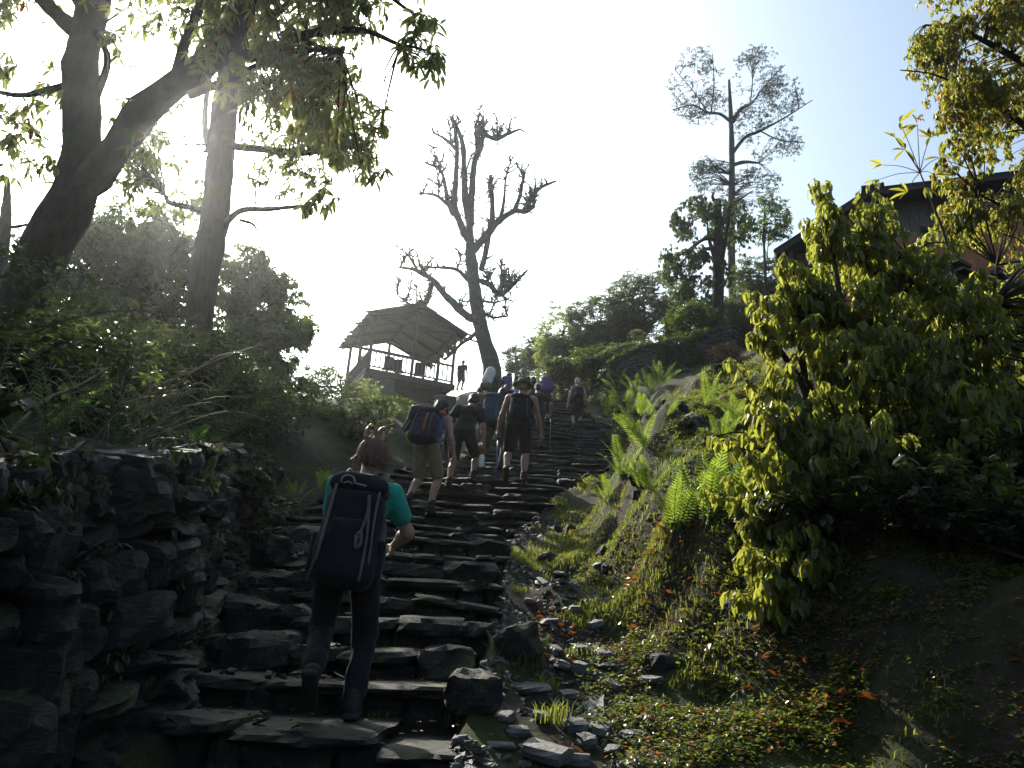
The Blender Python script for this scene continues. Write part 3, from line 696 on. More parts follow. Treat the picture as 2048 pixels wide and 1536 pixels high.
# ---------------------------------------------------------------- row of bushy trees on the right skyline
G3 = 'round bushy trees on the right skyline'
for k, (label, x, y, Y, rx, ry, n, m) in enumerate([
        ('small dark bush at the low left end of the skyline row, behind the hikers', 1030, 720, 44, 38, 34, 900, M_dark),
        ('small rounded bush second from the low end of the skyline row', 1075, 695, 42, 36, 42, 950, M_dark),
        ('light green feathery bush low in the skyline row, above the far hikers', 1125, 665, 38, 58, 70, 2200, M_light),
        ('broad olive bush in the middle of the skyline row over the terrace wall', 1195, 640, 37, 66, 72, 2600, M_olive),
        ('big dark rounded tree of the skyline row left of the ivy clad trunk', 1285, 600, 36, 80, 76, 3400, M_olive),
        ('dense dark green shrub at the foot of the ivy clad trunk', 1385, 660, 27, 60, 70, 1900, M_dark),
        ('pale leaved rounded shrub below the house eave', 1515, 560, 34, 62, 62, 2400, M_olive),
        ('dark shrub behind the bright foliage bush, left of the house', 1465, 640, 30, 55, 60, 1600, M_olive),
        ('low leafy shrub on the terrace above the black dress', 1120, 735, 30, 40, 26, 700, M_olive),
        ('leafy shrub on the terrace edge under the middle of the skyline row', 1185, 712, 31, 48, 30, 900, M_dark),
        ('leafy shrub on the terrace edge under the big dark rounded tree', 1265, 685, 30, 50, 36, 1000, M_olive),
        ('bushy shrub at the right end of the terrace wall', 1345, 690, 27, 48, 42, 1000, M_dark),
        ('scraggly brown shrub above the fern bank, behind the bright bush', 1450, 730, 17, 45, 60, 900, M_brown)]):
    bushy('bush', label, 'bush', [(x, y + ry + 10, Y), (x + 3, y + ry * .4, Y), (x, y, Y)], [9, 7, 4],
          [V(x, y, Y, rx, ry * .8, rx * Y / 1500 * .8, 2), V(x + rx * .3, y + ry * .5, Y - .5, rx * .9, ry * .5, rx * Y / 1500 * .7, 1), V(x - rx * .4, y + ry * .55, Y - .5, rx * .6, ry * .5, rx * Y / 1500 * .7, .7)],
          n, m, (.14, .24) if k < 12 else (.04, .07), seed=20 + k, group=G3 if k < 5 else None, hang=(-.2, .5), clump=1.1, thr=-.2, shell=.6, limbs=7)

# ---------------------------------------------------------------- ivy clad trunk and the tall slender tree
bushy('tree', 'dark ivy clad trunk with drooping dark leaves in front of the tall slender tree', 'tree', [(1432, 690, 29), (1436, 600, 29), (1437, 500, 29), (1436, 400, 29)], [30, 24, 22, 14],
      [V(1390, 440, 29, 55, 50, 1.0, 1.6), V(1370, 520, 29, 52, 60, 1.0, 1.6), V(1395, 580, 28.6, 50, 55, 1.0, 1.4), V(1465, 450, 29, 45, 60, 1.0, 1.2), V(1440, 560, 28.5, 25, 60, .6, .6)], 1900, M_dark, (.14, .24), seed=40, hang=(.4, .95), clump=1.5, thr=0, limbs=8,
      forks=[([(1436, 410, 29), (1425, 395, 29), (1428, 385, 29)], [8, 6, 4]), ([(1437, 460, 29), (1452, 440, 29), (1468, 425, 29)], [8, 7, 5])])
bushy('tree', 'tall slender tree with a sparse airy crown high against the sky', 'tree', [(1462, 560, 38), (1463, 470, 38), (1464, 350, 38), (1462, 240, 38), (1458, 160, 38)], [16, 14, 13, 9, 5],
      [V(1400, 190, 38, 62, 55, 1.7, 1.1), V(1395, 120, 38, 35, 35, 1, .5), V(1510, 140, 38, 55, 55, 1.6, .9), V(1560, 200, 38, 55, 45, 1.5, .9), V(1550, 280, 38, 60, 50, 1.5, 1.1), V(1500, 240, 38, 40, 40, 1.2, .5), V(1420, 350, 38, 45, 35, 1.2, .9), V(1510, 370, 38, 50, 40, 1.2, .9), V(1470, 400, 37.7, 40, 50, 1.1, .9)], 2700, M_airy, (.11, .20), seed=41, hang=(-.1, .7), clump=1.1, thr=.05, Mb=M_bark2, limbs=0, twig=600, nl=(3, 6),
      forks=[([(1463, 245, 38), (1440, 228, 38), (1415, 225, 38), (1385, 210, 38), (1345, 220, 38)], [7, 6, 5, 3, 2]), ([(1422, 228, 38), (1428, 170, 38), (1425, 110, 38)], [3, 2.5, 1.5]), ([(1415, 225, 38), (1385, 180, 38), (1350, 140, 38)], [3, 2, 1.5]),
             ([(1465, 245, 38), (1480, 220, 38), (1502, 208, 38)], [9, 8, 5]), ([(1500, 210, 38), (1505, 160, 38), (1500, 110, 38)], [3, 2, 1.5]), ([(1502, 208, 38), (1540, 160, 38), (1570, 130, 38)], [3, 2, 1.5]),
             ([(1466, 305, 38), (1490, 275, 38), (1520, 262, 38), (1570, 235, 38), (1625, 200, 38)], [8, 7, 6, 3, 1.5]), ([(1466, 330, 38), (1490, 324, 38), (1518, 326, 38)], [8, 7, 4]), ([(1520, 262, 38), (1560, 280, 38), (1610, 285, 38)], [3, 2.5, 1.5])])
bushy('tree', 'small sparse tree with dark leaf tufts left of the house eave', 'tree', [(1530, 560, 32), (1528, 490, 32), (1530, 420, 32)], [6, 5, 3],
      [V(1540, 440, 32, 42, 50, 1, 1)], 220, M_dark, (.16, .25), seed=42, hang=(-.2, .5), limbs=8, T=LT_MID, clump=1.5, thr=0)

# ---------------------------------------------------------------- pollarded tree by the pavilion
b = P(985, 740, 33.0); b[2] = land1(b[0], b[1])
t = thing('tree', 'tall pollarded tree with knobbly bare branches beside the pavilion', 'tree', b)
mb = MB(); N = []; Y = 33.0
def L_(pix, w, **k):
    w = [v * 1.25 for v in w]
    q = limb(mb, [(x, y, k.get('Y', Y)) for x, y in pix], w, 8, 4, .22, seed=len(N)); N.append(q)
pts = np.array([b - np.array([0, 0, .4])] + [P(x, y, Y) for x, y in [(985, 738), (972, 690), (958, 640), (950, 580), (943, 530), (940, 470), (938, 420)]]); w = proj(pts)[2]
mb.tube(pts, np.array([40, 36, 32, 30, 28, 25, 17, 14]) * w / FPX / 2, 10, 5, .22); N.append(smooth_line(pts, np.ones(len(pts)), 5)[0])
L_([(938, 440), (930, 390), (928, 340), (926, 290), (912, 250), (900, 232)], [13, 12, 9, 8, 6, 3])
L_([(940, 450), (944, 380), (948, 330), (955, 300), (952, 268)], [13, 11, 10, 8, 7])
L_([(950, 320), (962, 295), (968, 270), (990, 278), (1015, 268), (1040, 258)], [10, 8, 8, 7, 6, 3])
L_([(968, 272), (960, 258), (950, 255)], [6, 5, 3]); L_([(995, 276), (994, 240)], [4, 2]); L_([(1015, 268), (1022, 240)], [4, 2])
L_([(936, 480), (918, 440), (908, 410), (912, 350), (914, 290), (908, 250)], [11, 12, 12, 8, 7, 4])
L_([(908, 430), (895, 400), (890, 370), (880, 340), (850, 325)], [10, 8, 6, 5, 3]); L_([(897, 410), (870, 390), (838, 388)], [6, 5, 2]); L_([(914, 300), (890, 278), (866, 265)], [6, 5, 2])
L_([(940, 510), (960, 485), (982, 460), (1000, 440), (1030, 422), (1050, 424), (1068, 415)], [14, 12, 11, 10, 9, 7, 3])
L_([(985, 455), (984, 400), (982, 350)], [9, 8, 4]); L_([(1000, 440), (1008, 400), (1010, 360)], [6, 5, 2]); L_([(1028, 422), (1040, 390), (1048, 350)], [7, 6, 3]); L_([(1045, 424), (1075, 380), (1112, 362)], [7, 6, 3]); L_([(1066, 398), (1072, 360)], [4, 2])
L_([(962, 540), (970, 510), (978, 470), (980, 440)], [10, 9, 8, 7])
L_([(955, 560), (980, 570), (1000, 590), (1025, 570), (1055, 540)], [9, 9, 8, 7, 3]); L_([(1000, 590), (1008, 560)], [4, 2])
L_([(945, 640), (915, 615), (890, 590), (865, 560), (830, 540), (800, 535)], [13, 12, 11, 9, 7, 3]); L_([(865, 565), (850, 610), (825, 612), (795, 590)], [8, 7, 6, 2]); L_([(835, 542), (820, 515), (805, 500)], [5, 4, 2]); L_([(862, 560), (840, 530), (835, 510)], [5, 4, 2]); L_([(848, 612), (838, 585)], [4, 2])
L_([(935, 560), (915, 540), (885, 535), (855, 535)], [7, 6, 5, 2]); L_([(960, 600), (985, 605), (1010, 600)], [5, 4, 2]); L_([(960, 620), (985, 635), (1015, 632)], [5, 4, 2]); L_([(962, 655), (945, 672), (920, 690), (890, 720)], [7, 6, 5, 4], Y=31.5); L_([(950, 668), (960, 690)], [4, 2])
NN = np.concatenate(N[1:]); rg = np.random.default_rng(50); pp = []
for k in range(55):                      # upright shoots
    a = NN[rg.integers(len(NN))]; l = rg.uniform(.35, 1.3); d = np.array([rg.normal(0, .28), rg.normal(0, .28), 1.0]); e1 = a + d * l * .5 + rg.normal(0, .07, 3); e2 = a + d * l
    mb.tube([a, e1, e2], [.055, .045, .03], 6, 4, .3, seed=k); N.append(smooth_line(np.array([a, e1, e2]), np.ones(3), 5)[0])
NN = np.concatenate(N[1:])
for k in range(900):                     # knobbly spurs along the limbs
    a = NN[rg.integers(len(NN))]; d = rg.normal(0, 1, 3) + np.array([0, 0, .9]); d /= np.linalg.norm(d); l = rg.uniform(.12, .5)
    l *= rg.choice([.6, 1, 1.5]); m = a + d * l * .6 + rg.normal(0, .05, 3); e = a + d * l + np.array([0, 0, .12 * l])
    mb.tube([a, m, e], [.045, .035, .022], 4, 1, .25, seed=k); pp.append(e)
    if rg.uniform() < .5:
        e2 = m + rg.normal(0, .14, 3) + np.array([0, 0, .14]); mb.tube([m, e2], [.03, .016], 4); pp.append(e2)
mb.build('trunk', M_bark2, t)
pp = np.array(pp); m2 = MB(); join_leaves(m2, rosettes(np.concatenate([pp, clump_points([V(930, 480, 33, 25, 60, .8, 1), V(940, 590, 33, 35, 60, .9, 1), V(960, 400, 33, 60, 60, 1, .6), V(835, 535, 33, 40, 30, .5, .6)], 260, 2.5, 0, 4.0, rng=rg)]), (2, 5), (.09, .17), .38, (-.6, .4), rng=rg), LT_FAR)
m2.build('leaf_tufts', M_airy, t, smooth=False, kind='stuff')
# ---------------------------------------------------------------- bright drooping bush on the right bank
def arch_template(rows=((.2, .55), (.45, 1.0), (.75, .75)), bend=80, fold=.30):
    """leaf that leaves its twig outward and bows over until it hangs"""
    ts = np.linspace(0, 1, 21); an = np.radians(bend) * np.minimum(1, ts * 3.0); xs = np.concatenate([[0], np.cumsum(np.cos(an[:-1]) / 20)]); zs = np.concatenate([[0], np.cumsum(-np.sin(an[:-1]) / 20)])
    v = [(0, 0, 0)]; q = []; t = []
    for s_, w_ in rows:
        x, z = np.interp(s_, ts, xs), np.interp(s_, ts, zs); a = np.interp(s_, ts, an); nx_, nz_ = math.sin(a), math.cos(a); f_ = fold * w_ * .5 * .35
        v += [(x + nx_ * f_, w_ * .5, z + nz_ * f_), (x, 0, z), (x + nx_ * f_, -w_ * .5, z + nz_ * f_)]
    v.append((xs[-1], 0, zs[-1])); n = len(rows); e = 3 * n + 1; t += [(0, 2, 1), (0, 3, 2)]
    for k in range(n - 1):
        a = 1 + 3 * k; q += [(a, a + 1, a + 4, a + 3), (a + 1, a + 2, a + 5, a + 4)]
    a = 1 + 3 * (n - 1); t += [(a, a + 1, e), (a + 1, a + 2, e)]
    return np.array(v, float), np.array(q, int).reshape(-1, 4), np.array(t, int)
LT_ARCH = arch_template(); LT_ARCH1 = arch_template(((.45, 1.0),)); LT_ARCH2 = arch_template(((.32, 1.0), (.70, .85)))
def big_bush(name, label, cat, base, vols, n, mat, L, W, hang, seed, T=LT_BIG, clump=1.7, thr=-.15, stems=9, nl=(5, 9), most=300, inner=.35, shoots=0):
    rg = np.random.default_rng(seed); t = thing(name, label, cat, base); mb = MB(); N = []
    for k in range(stems):
        c, rr, _ = vols[k % len(vols)]; e = np.array(c) + rg.normal(0, .35, 3) * np.array(rr); a = np.array(base) + rg.normal(0, .12, 3) * np.array([1, 1, 0])
        m1 = a + (e - a) * .4 + np.array([0, 0, .25]) + rg.normal(0, .12, 3)
        q = np.array([a - np.array([0, 0, .15]), m1, e]); mb.tube(q, [.055, .035, .012], 8, 6, .15, seed=seed + k); N.append(smooth_line(q, np.ones(3), 8)[0])
    pp = clump_points(vols, n, clump, thr, seed * .61, .5, rg, inner)
    if shoots:                                       # upright leafy shoots standing out of the mass
        ext = []; cen = np.mean([v[0] for v in vols], 0)
        for k in rg.choice(len(pp), shoots, replace=False):
            d = unit((pp[k] - cen) * np.array([.35, .35, .15]) + np.array([0, 0, .55]) + rg.normal(0, .22, 3)); l = rg.uniform(.12, .38); nk = int(2 + l / .09)
            ext.append(pp[k] + d * np.linspace(0, l, nk)[:, None] + rg.normal(0, .01, (nk, 3))); mb.tube(ext[-1], np.linspace(.006, .003, nk), 4, cap=False)
        pp = np.concatenate([pp] + ext)
    twigs_to(mb, pp, np.concatenate(N), .012, .005, 4, .15, 420, rg, 1.6)
    mb.build('stem', M_bark, t)
    leaf_parts(t, rosettes(pp, nl, L, W, hang, rng=rg), T, mat, most, rest_T=LT_ARCH2)
    return t
bx, by = 2.6, 5.9
vols = [V(1655, 490, 5.8, 34, 75, .3, .5), V(1740, 520, 5.9, 55, 80, .45, .8), V(1600, 600, 5.7, 40, 60, .3, .5), V(1690, 620, 5.8, 95, 80, .55, 1.5), V(1820, 570, 6.0, 80, 80, .55, 1.2), V(1540, 650, 5.6, 34, 55, .3, .35), V(1580, 760, 5.5, 85, 110, .5, 1.8), V(1720, 760, 5.7, 140, 120, .7, 2.6),
        V(1900, 680, 6.0, 140, 120, .8, 2.4), V(1560, 890, 5.3, 75, 100, .45, 1.9), V(1555, 1000, 5.2, 75, 70, .4, 1.4), V(1660, 950, 5.3, 130, 110, .6, 2.2), V(1840, 880, 5.5, 160, 120, .8, 2.6), V(1590, 1100, 5.1, 80, 80, .35, 1.2), V(1560, 1190, 4.95, 50, 45, .22, .4), V(1630, 1190, 5.0, 40, 40, .25, .25),
        V(2000, 820, 5.8, 150, 180, .9, 2.6), V(1860, 1010, 5.3, 150, 70, .6, 1.3), V(2080, 620, 6.3, 120, 130, .8, 1.6), V(2060, 980, 5.4, 130, 130, .8, 1.5), V(2170, 820, 5.8, 130, 260, .9, 2.2), V(1850, 700, 6.8, 260, 160, .6, 2.4), V(1900, 900, 6.6, 260, 160, .6, 2.4), V(1780, 1060, 5.6, 160, 70, .6, 1.4), V(1980, 1090, 5.4, 160, 70, .6, 1.4)]
big_bush('bush', 'bright yellow green bush of long drooping leaves filling the right side', 'bush', (bx, by, land1(bx, by)), vols, 3600, M_rhodo, (.14, .23), .205, (.08, .55), 61, T=LT_ARCH, clump=2.4, thr=-.2, inner=.2, shoots=420)
# ---------------------------------------------------------------- tree reaching in at the top right
b = (5.6, 8.2, land1(5.6, 8.2))
vols = [V(1830, 120, 7.4, 45, 50, .35, .5), V(1805, 145, 7.4, 22, 25, .2, .15), V(1990, 470, 7.3, 65, 100, .5, 2.4), V(1925, 440, 7.3, 35, 60, .3, .7), V(2040, 540, 7.2, 50, 60, .4, 1.0), V(1930, 330, 7.4, 45, 70, .4, .7), V(1880, 60, 7.4, 60, 60, .5, .9), V(1900, 180, 7.4, 60, 70, .5, 1.0), V(1960, 90, 7.6, 100, 110, .8, 3), V(2060, 60, 7.6, 110, 140, 1, 3), V(1850, 110, 7.5, 50, 60, .4, .7), V(1810, 130, 7.4, 28, 30, .25, .25), V(1930, 210, 7.4, 70, 60, .5, 1.2), V(2040, 240, 7.6, 100, 100, .8, 2.4), V(1950, 400, 7.4, 45, 60, .4, .9), V(2030, 400, 7.6, 90, 110, .8, 2.6), V(2020, 520, 7.4, 70, 60, .5, 1.1), V(2180, 200, 8, 160, 300, 1.2, 6), V(2000, -100, 8, 220, 90, 1.2, 4)]
rg = np.random.default_rng(71)
t = thing('tree', 'leafy tree with hanging yellow green leaves reaching in at the top right corner', 'tree', b)
mb = MB(); N = []
q = np.array([(b[0], b[1], b[2] - .3), P(2150, 560, 8.0), P(2140, 300, 7.9), P(2100, 60, 7.8), P(2080, -120, 7.8)]); mb.tube(q, [.2, .17, .14, .1, .06], 10, 6, .15); N.append(smooth_line(q, np.ones(5), 8)[0])
for f, w in [([(2140, 330, 7.9), (2060, 260, 7.6), (1960, 190, 7.4), (1880, 170, 7.4)], [18, 14, 9, 4]), ([(2130, 180, 7.8), (2020, 110, 7.6), (1920, 60, 7.5), (1850, 50, 7.5)], [18, 13, 8, 4]), ([(2145, 480, 7.9), (2060, 440, 7.6), (1960, 390, 7.4)], [14, 10, 4]), ([(1960, 190, 7.4), (1870, 150, 7.4), (1800, 140, 7.4)], [5, 4, 2]), ([(2145, 520, 7.9), (2070, 520, 7.6), (1995, 530, 7.4)], [12, 8, 4])]:
    N.append(limb(mb, f, w, 7, 5, seed=len(N)))
pp = np.concatenate([clump_points(vols, 4000, 1.8, -.12, 6.6, .4, rg), clump_points([((5.2, 4.2, 8.6), (2.4, 2.6, 1.6), 1), ((4.8, 1.2, 8.4), (2.6, 2.6, 1.6), 1), ((5.6, -2.0, 7.8), (2.8, 2.4, 2), 1)], 1000, 1.2, -.25, 5.0, .2, rg)])  # second set: unseen overhead crown, added for shade on the foreground
twigs_to(mb, pp[:4000], np.concatenate(N), .012, .004, 4, .12, 420, rg, 1.6)
for e in ((5.2, 4.2, 8.2), (4.8, 1.2, 8.0), (5.6, -2.0, 7.4)):  # limbs out of view for the added overhead crown
    a = P(2100, 60, 7.8); e = np.array(e); mb.tube([a, (a + e) / 2 + np.array([0, 0, .6]), e], [.10, .07, .03], 8, 5)
mb.build('trunk', M_bark, t)
leaf_parts(t, rosettes(pp, (5, 8), (.11, .19), .22, (.1, .65), rng=rg), LT_ARCH, M_rhodo2, rest_T=LT_ARCH1)
# ---------------------------------------------------------------- sapling with a few big leaves in front of the house
b = np.array([P(1880, 520, 6.8)[0] + .15, 6.8, 0]); b[2] = land1(b[0], b[1])
t = thing('sapling', 'thin sapling with a fan of large pointed leaves in front of the house roof', 'sapling', b); mb = MB()
q = np.array([b - np.array([0, 0, .1]), P(1900, 520, 6.8), P(1870, 420, 6.8), P(1840, 345, 6.8)]); mb.tube(q, [.022, .016, .012, .007], 6, 5)
rg = np.random.default_rng(5); Ms = []
tips = [(1790, 275), (1765, 330), (1755, 360), (1800, 245), (1835, 250), (1860, 275), (1880, 315), (1870, 350), (1810, 300), (1850, 375), (1815, 385)]
c0 = P(1840, 345, 6.8)
for x, y in tips:
    e = P(x, y, 6.8 + rg.uniform(-.2, .2)); mb.tube([c0, (c0 + e) / 2 + np.array([0, 0, .03]), e], [.005, .004, .003], 4, 3)
    for k in range(4):
        d = unit(unit(e - c0) + rg.normal(0, .75, 3) + np.array([0, 0, -.35])); R = frames(d[None])[0]; ln = rg.uniform(.13, .21)
        A = np.eye(4); A[:3, :3] = R * np.array([ln, ln * .27, ln * .6]); A[:3, 3] = e; Ms.append(A)
mb.build('stem', M_twig, t); leaf_parts(t, np.array(Ms), LT_BIG, M_rhodo2)
for o in list(t.children):
    if o.name.startswith('foliage') and len(o.data.polygons) == 0: bpy.data.objects.remove(o)
# ---------------------------------------------------------------- pavilion
def mat_wood(name, c0, c1, rough=.75):
    t = NT(name); a = t.noise(3, 8, .7, t.pos((9, 9, 1.5))); oi = t.n('ShaderNodeObjectInfo')
    col = t.ramp(a, [(.3, c0), (.7, c1)]); col = t.mix(t.maprange(oi.outputs['Random'], 0, 1, 0, .5), col, tuple(x * .5 for x in c1))
    return t.done(t.princ(col, rough, t.bump(a, .6, .01), .3))
M_wood = mat_wood('weathered_wood', (.045, .036, .028), (.14, .115, .09)); M_woodd = mat_wood('dark_wood', (.02, .015, .012), (.07, .052, .04)); M_board = mat_wood('roof_board', (.09, .065, .045), (.26, .19, .13))
M_pillar = mat_stone('pillar_stone', (.05, .048, .044), (.18, .17, .155), .1, 7, (.6, .85), .3)
fl = P(737, 737, 31.0); fr = P(903, 768, 32.6); zf = (fl[2] + fr[2]) / 2
o3 = np.array([fl[0], fl[1], zf]); uu = unit(np.array([fr[0] - fl[0], fr[1] - fl[1], 0])); vv = np.array([-uu[1], uu[0], 0]); zz3 = np.array([0, 0, 1.0])
PW, PD = float(np.linalg.norm((fr - fl)[:2])), 4.4
G = lambda a, b, z: o3 + uu * a + vv * b + zz3 * z
pav = thing('pavilion', 'weathered wooden lookout pavilion on a stone base at the top of the steps', 'pavilion', G(PW / 2, PD / 2, -2.0))
AX3 = np.array([uu, vv, zz3])
def beamp(name, a, b, w, h, mat=M_wood, up=(0, 0, 1), par=None):
    mb = MB(); mb.beam(a, b, w, h, up); return mb.build(name, mat, pav, smooth=False)
EH, RH_ = 2.50, 3.22
posts = [(.0, 0), (PW * .5, 0), (PW, 0), (0, PD), (PW, PD), (PW * .5, PD), (0, PD * .5), (PW, PD * .5)]
for k, (a, b) in enumerate(posts):
    top = RH_ - .12 if k in (1, 5) else EH
    beamp('post', G(a, b, -.25), G(a + random.uniform(-.03, .03), b, top), .13, .13, up=(0, 1, 0))
for nm, a, b in (('floor_beam', (-.15, 0), (PW + .15, 0)), ('floor_beam', (-.15, PD), (PW + .15, PD)), ('floor_beam', (0, .07), (0, PD - .07)), ('floor_beam', (PW, .07), (PW, PD - .07))):
    beamp(nm, G(*a, -.16), G(*b, -.16), .16, .22, M_wood)
for k in range(18):
    b = -.1 + (PD + .2) * (k + .5) / 18; beamp('floor_board', G(-.12, b, -.03), G(PW + .12, b, -.03), (PD + .2) / 18 - .012, .035)
def rail(p, q_, n, gap=()):
    L0 = np.array(p); L1 = np.array(q_)
    beamp('rail', G(*L0, .88), G(*L1, .88), .07, .09); beamp('rail', G(*L0, .12), G(*L1, .12), .06, .06)
    for k in range(1, n):
        c = L0 + (L1 - L0) * (k / n + random.uniform(-.006, .006)); beamp('baluster', G(*c, .15), G(*c, .83), .055, .035, up=(0, 1, 0))
rail((.07, 0), (PW * .5 - .07, 0), 9); rail((PW * .5 + .07, 0), (PW - .07, 0), 9)
rail((0, .07), (0, PD * .5 - .07), 8); rail((0, PD * .5 + .07), (0, PD - .07), 8); rail((.07, PD), (PW * .5 - .07, PD), 9); rail((PW * .5 + .07, PD), (PW - .07, PD), 7); rail((PW, PD * .5 + .07), (PW, PD - .07), 7)
OV, OE = .5, .38          # overhang at the eaves and gable ends
eL, eR_ = -OE, PW + OE; slope = (RH_ - EH) / (PW / 2)
for b in (-OV + .15, PD * .33, PD * .66, PD + OV - .15, 0, PD):     # rafters
    for sx in (0, 1):
        e = eL if sx == 0 else eR_; beamp('rafter', G(PW / 2, b, RH_), G(e, b, EH - slope * OE), .08, .12, M_woodd)
beamp('ridge_beam', G(PW / 2, -OV, RH_ - .02), G(PW / 2, PD + OV, RH_ - .02), .10, .16, M_woodd)
for sx in (0, PW): beamp('wall_plate', G(sx, -OV + .1, EH - .03), G(sx, PD + OV - .1, EH - .03), .11, .12, M_woodd)
beamp('tie_beam', G(0, 0, EH - .05), G(PW, 0, EH - .05), .09, .12, M_woodd); beamp('tie_beam', G(0, PD, EH - .05), G(PW, PD, EH - .05), .09, .12, M_woodd)
rr = random.Random(5)
for sx in (0, 1):                                                   # split boards, laid eave to ridge in three courses
    e0_ = eL if sx == 0 else eR_
    for c in range(3):
        t0, t1 = c / 3, min(1.0, (c + 1) / 3 + .06); b = -OV
        while b < PD + OV:
            w = rr.uniform(.14, .30); ta = t0 - rr.uniform(0, .12); tb = t1
            A = G(e0_ + (PW / 2 - e0_) * ta, b + w / 2, EH - slope * OE + (RH_ - EH + slope * OE) * ta + .10 + .045 * c - .02 + rr.uniform(-.012, .012)); B_ = G(e0_ + (PW / 2 - e0_) * tb, b + w / 2, EH - slope * OE + (RH_ - EH + slope * OE) * tb + .10 + .045 * (c) + rr.uniform(-.012, .012))
            mb = MB(); mb.beam(A, B_, w * rr.uniform(.86, .99), .022); mb.build('roof_board', M_board, pav, smooth=False); b += w
for k in range(7):                                                  # ridge capping
    b = -OV - .08 + (PD + 2 * OV + .16) * k / 7; beamp('ridge_cap', G(PW / 2, b, RH_ + .27), G(PW / 2, b + (PD + 2 * OV + .1) / 7, RH_ + .27), .34, .035)
for sx, a in ((0, (-.02, .0)), (1, (PW, 0))): beamp('brace', G(a[0], -.02, 1.55), G(a[0] + (-.25 if sx == 0 else .35), -.30, EH - .12), .06, .06)
beamp('brace', G(-.35, -.2, -1.5), G(.05, .0, .95), .06, .06, M_wood); beamp('brace', G(-.75, .3, -.8), G(-.06, .1, 1.3), .05, .05, M_wood)
def stack(name, corner_a, corner_b, z0, z1, mat, st=.34, sh=.085, seed=1):
    mb = MB(); r = random.Random(seed); (a0, b0_), (a1, b1) = corner_a, corner_b; z = z0
    while z < z1 - .02:
        h = min(sh * r.uniform(.6, 1.5), z1 - z)
        for side in range(4):
            p0, p1 = [((a0, b0_), (a1, b0_)), ((a1, b0_), (a1, b1)), ((a1, b1), (a0, b1)), ((a0, b1), (a0, b0_))][side]
            L = math.hypot(p1[0] - p0[0], p1[1] - p0[1]); s_ = 0
            while s_ < L - .01:
                l = min(st * r.uniform(.5, 1.5), L - s_); t = (s_ + l / 2) / L; ca, cb = p0[0] + (p1[0] - p0[0]) * t, p0[1] + (p1[1] - p0[1]) * t
                sz = (l * .98, .24, h * .92) if side % 2 == 0 else (.24, l * .98, h * .92)
                mb.box(G(ca, cb, z + h / 2) + np.array([r.gauss(0, .015), r.gauss(0, .015), 0]), sz, AX3, jit=.01); s_ += l
        z += h
    c0 = G((a0 + a1) / 2, (b0_ + b1) / 2, (z0 + z1) / 2); mb.box(c0, (abs(a1 - a0) - .1, abs(b1 - b0_) - .1, z1 - z0 - .02), AX3)
    mb.build(name, mat, pav, smooth=False, kind='stuff')
zb = min(land1(*G(a, b, 0)[:2]) for a in (0, PW) for b in (0, PD)) - zf - .4
stack('stone_pillar', (.25, .05), (1.15, .75), zb, -.28, M_pillar, seed=2); stack('stone_base', (.95, .55), (PW - .1, PD - .2), zb, -.29, M_wallstone, seed=3)
# two chairs on the pavilion floor
def chair(label, a, b, yaw):
    c = G(a, b, 0); t = thing('chair', label, 'chair', c, 'chairs on the pavilion floor'); Rz = rot('Z', yaw)
    for sx in (-1, 1):
        for sy in (-1, 1): mb = MB(); p = c + Rz @ np.array([.2 * sx, .2 * sy, 0]); mb.beam(p, p + np.array([0, 0, .43]), .04, .04, (0, 1, 0)); mb.build('leg', M_woodd, t, smooth=False)
    mb = MB(); mb.box(c + np.array([0, 0, .45]), (.46, .46, .04), Rz.T); mb.build('seat', M_woodd, t, smooth=False)
    mb = MB(); mb.box(c + Rz @ np.array([0, .21, .72]), (.44, .04, .50), Rz.T); mb.build('backrest', M_woodd, t, smooth=False)
chair('dark chair behind the left half of the pavilion railing', PW * .28, .9, 200); chair('dark chair just left of the middle post of the pavilion', PW * .42, 1.0, 170); chair('dark chair behind the right half of the pavilion railing', PW * .66, .9, 190)
# ---------------------------------------------------------------- house on the right
M_mud = mat_plain('orange_mud_plaster', (.36, .15, .075), .85, .25, 4, .6); M_plank = mat_wood('grey_brown_plank', (.08, .064, .055), (.22, .18, .155)); M_plankr = mat_wood('red_brown_plank', (.06, .03, .022), (.16, .085, .06)); M_roof = mat_plain('dark_roof_sheet', (.012, .011, .011), .7, .3, 5, .4)
A = P(1590, 640, 18.5); Bq = P(1985, 600, 16.8)
ha = np.array([A[0], A[1], 0]); hu = unit(np.array([Bq[0] - A[0], Bq[1] - A[1], 0])); hv = np.array([-hu[1], hu[0], 0]); HWd = float(np.linalg.norm((Bq - A)[:2]))
hz0 = A[2] - .5
HP = lambda a, b, z: ha + hu * a + hv * b + np.array([0, 0, z])
def z_on(px, py):              # where a pixel's ray meets the facade plane
    for Y in np.arange(14, 22, .01):
        p = P(px, py, Y)
        if (p - ha) @ hv >= 0: return (p - ha) @ hu, p[2]
eave = z_on(1570, 512); ridge = z_on(1735, 395); rend = z_on(1965, 368)
house = thing('house', 'old plank and mud walled house with a black roof, half hidden behind the bright bush', 'house', HP(HWd / 2, 0, hz0))
HX = np.array([hu, hv, (0, 0, 1)])
def roofz(a): return np.interp(a, [eave[0], ridge[0], rend[0] + 3], [eave[1] - .2, ridge[1] - .22, rend[1] - .22 + (rend[1] - ridge[1]) * 3 / (rend[0] - ridge[0])])
a = .12; split = z_on(1800, 440)[1]
while a < HWd + 1.4:
    w = random.uniform(.20, .28); zt = roofz(a + w / 2) - .06; red = a < 1.3
    zlow = hz0 if red else z_on(1750, 470)[1] - .15
    mb = MB(); mb.box(HP(a + w / 2, .03 + random.uniform(-.012, .012), (zt + zlow) / 2), (w - .012, .035, zt - zlow), HX); mb.build('plank', M_plankr if red else M_plank, house, smooth=False); a += w
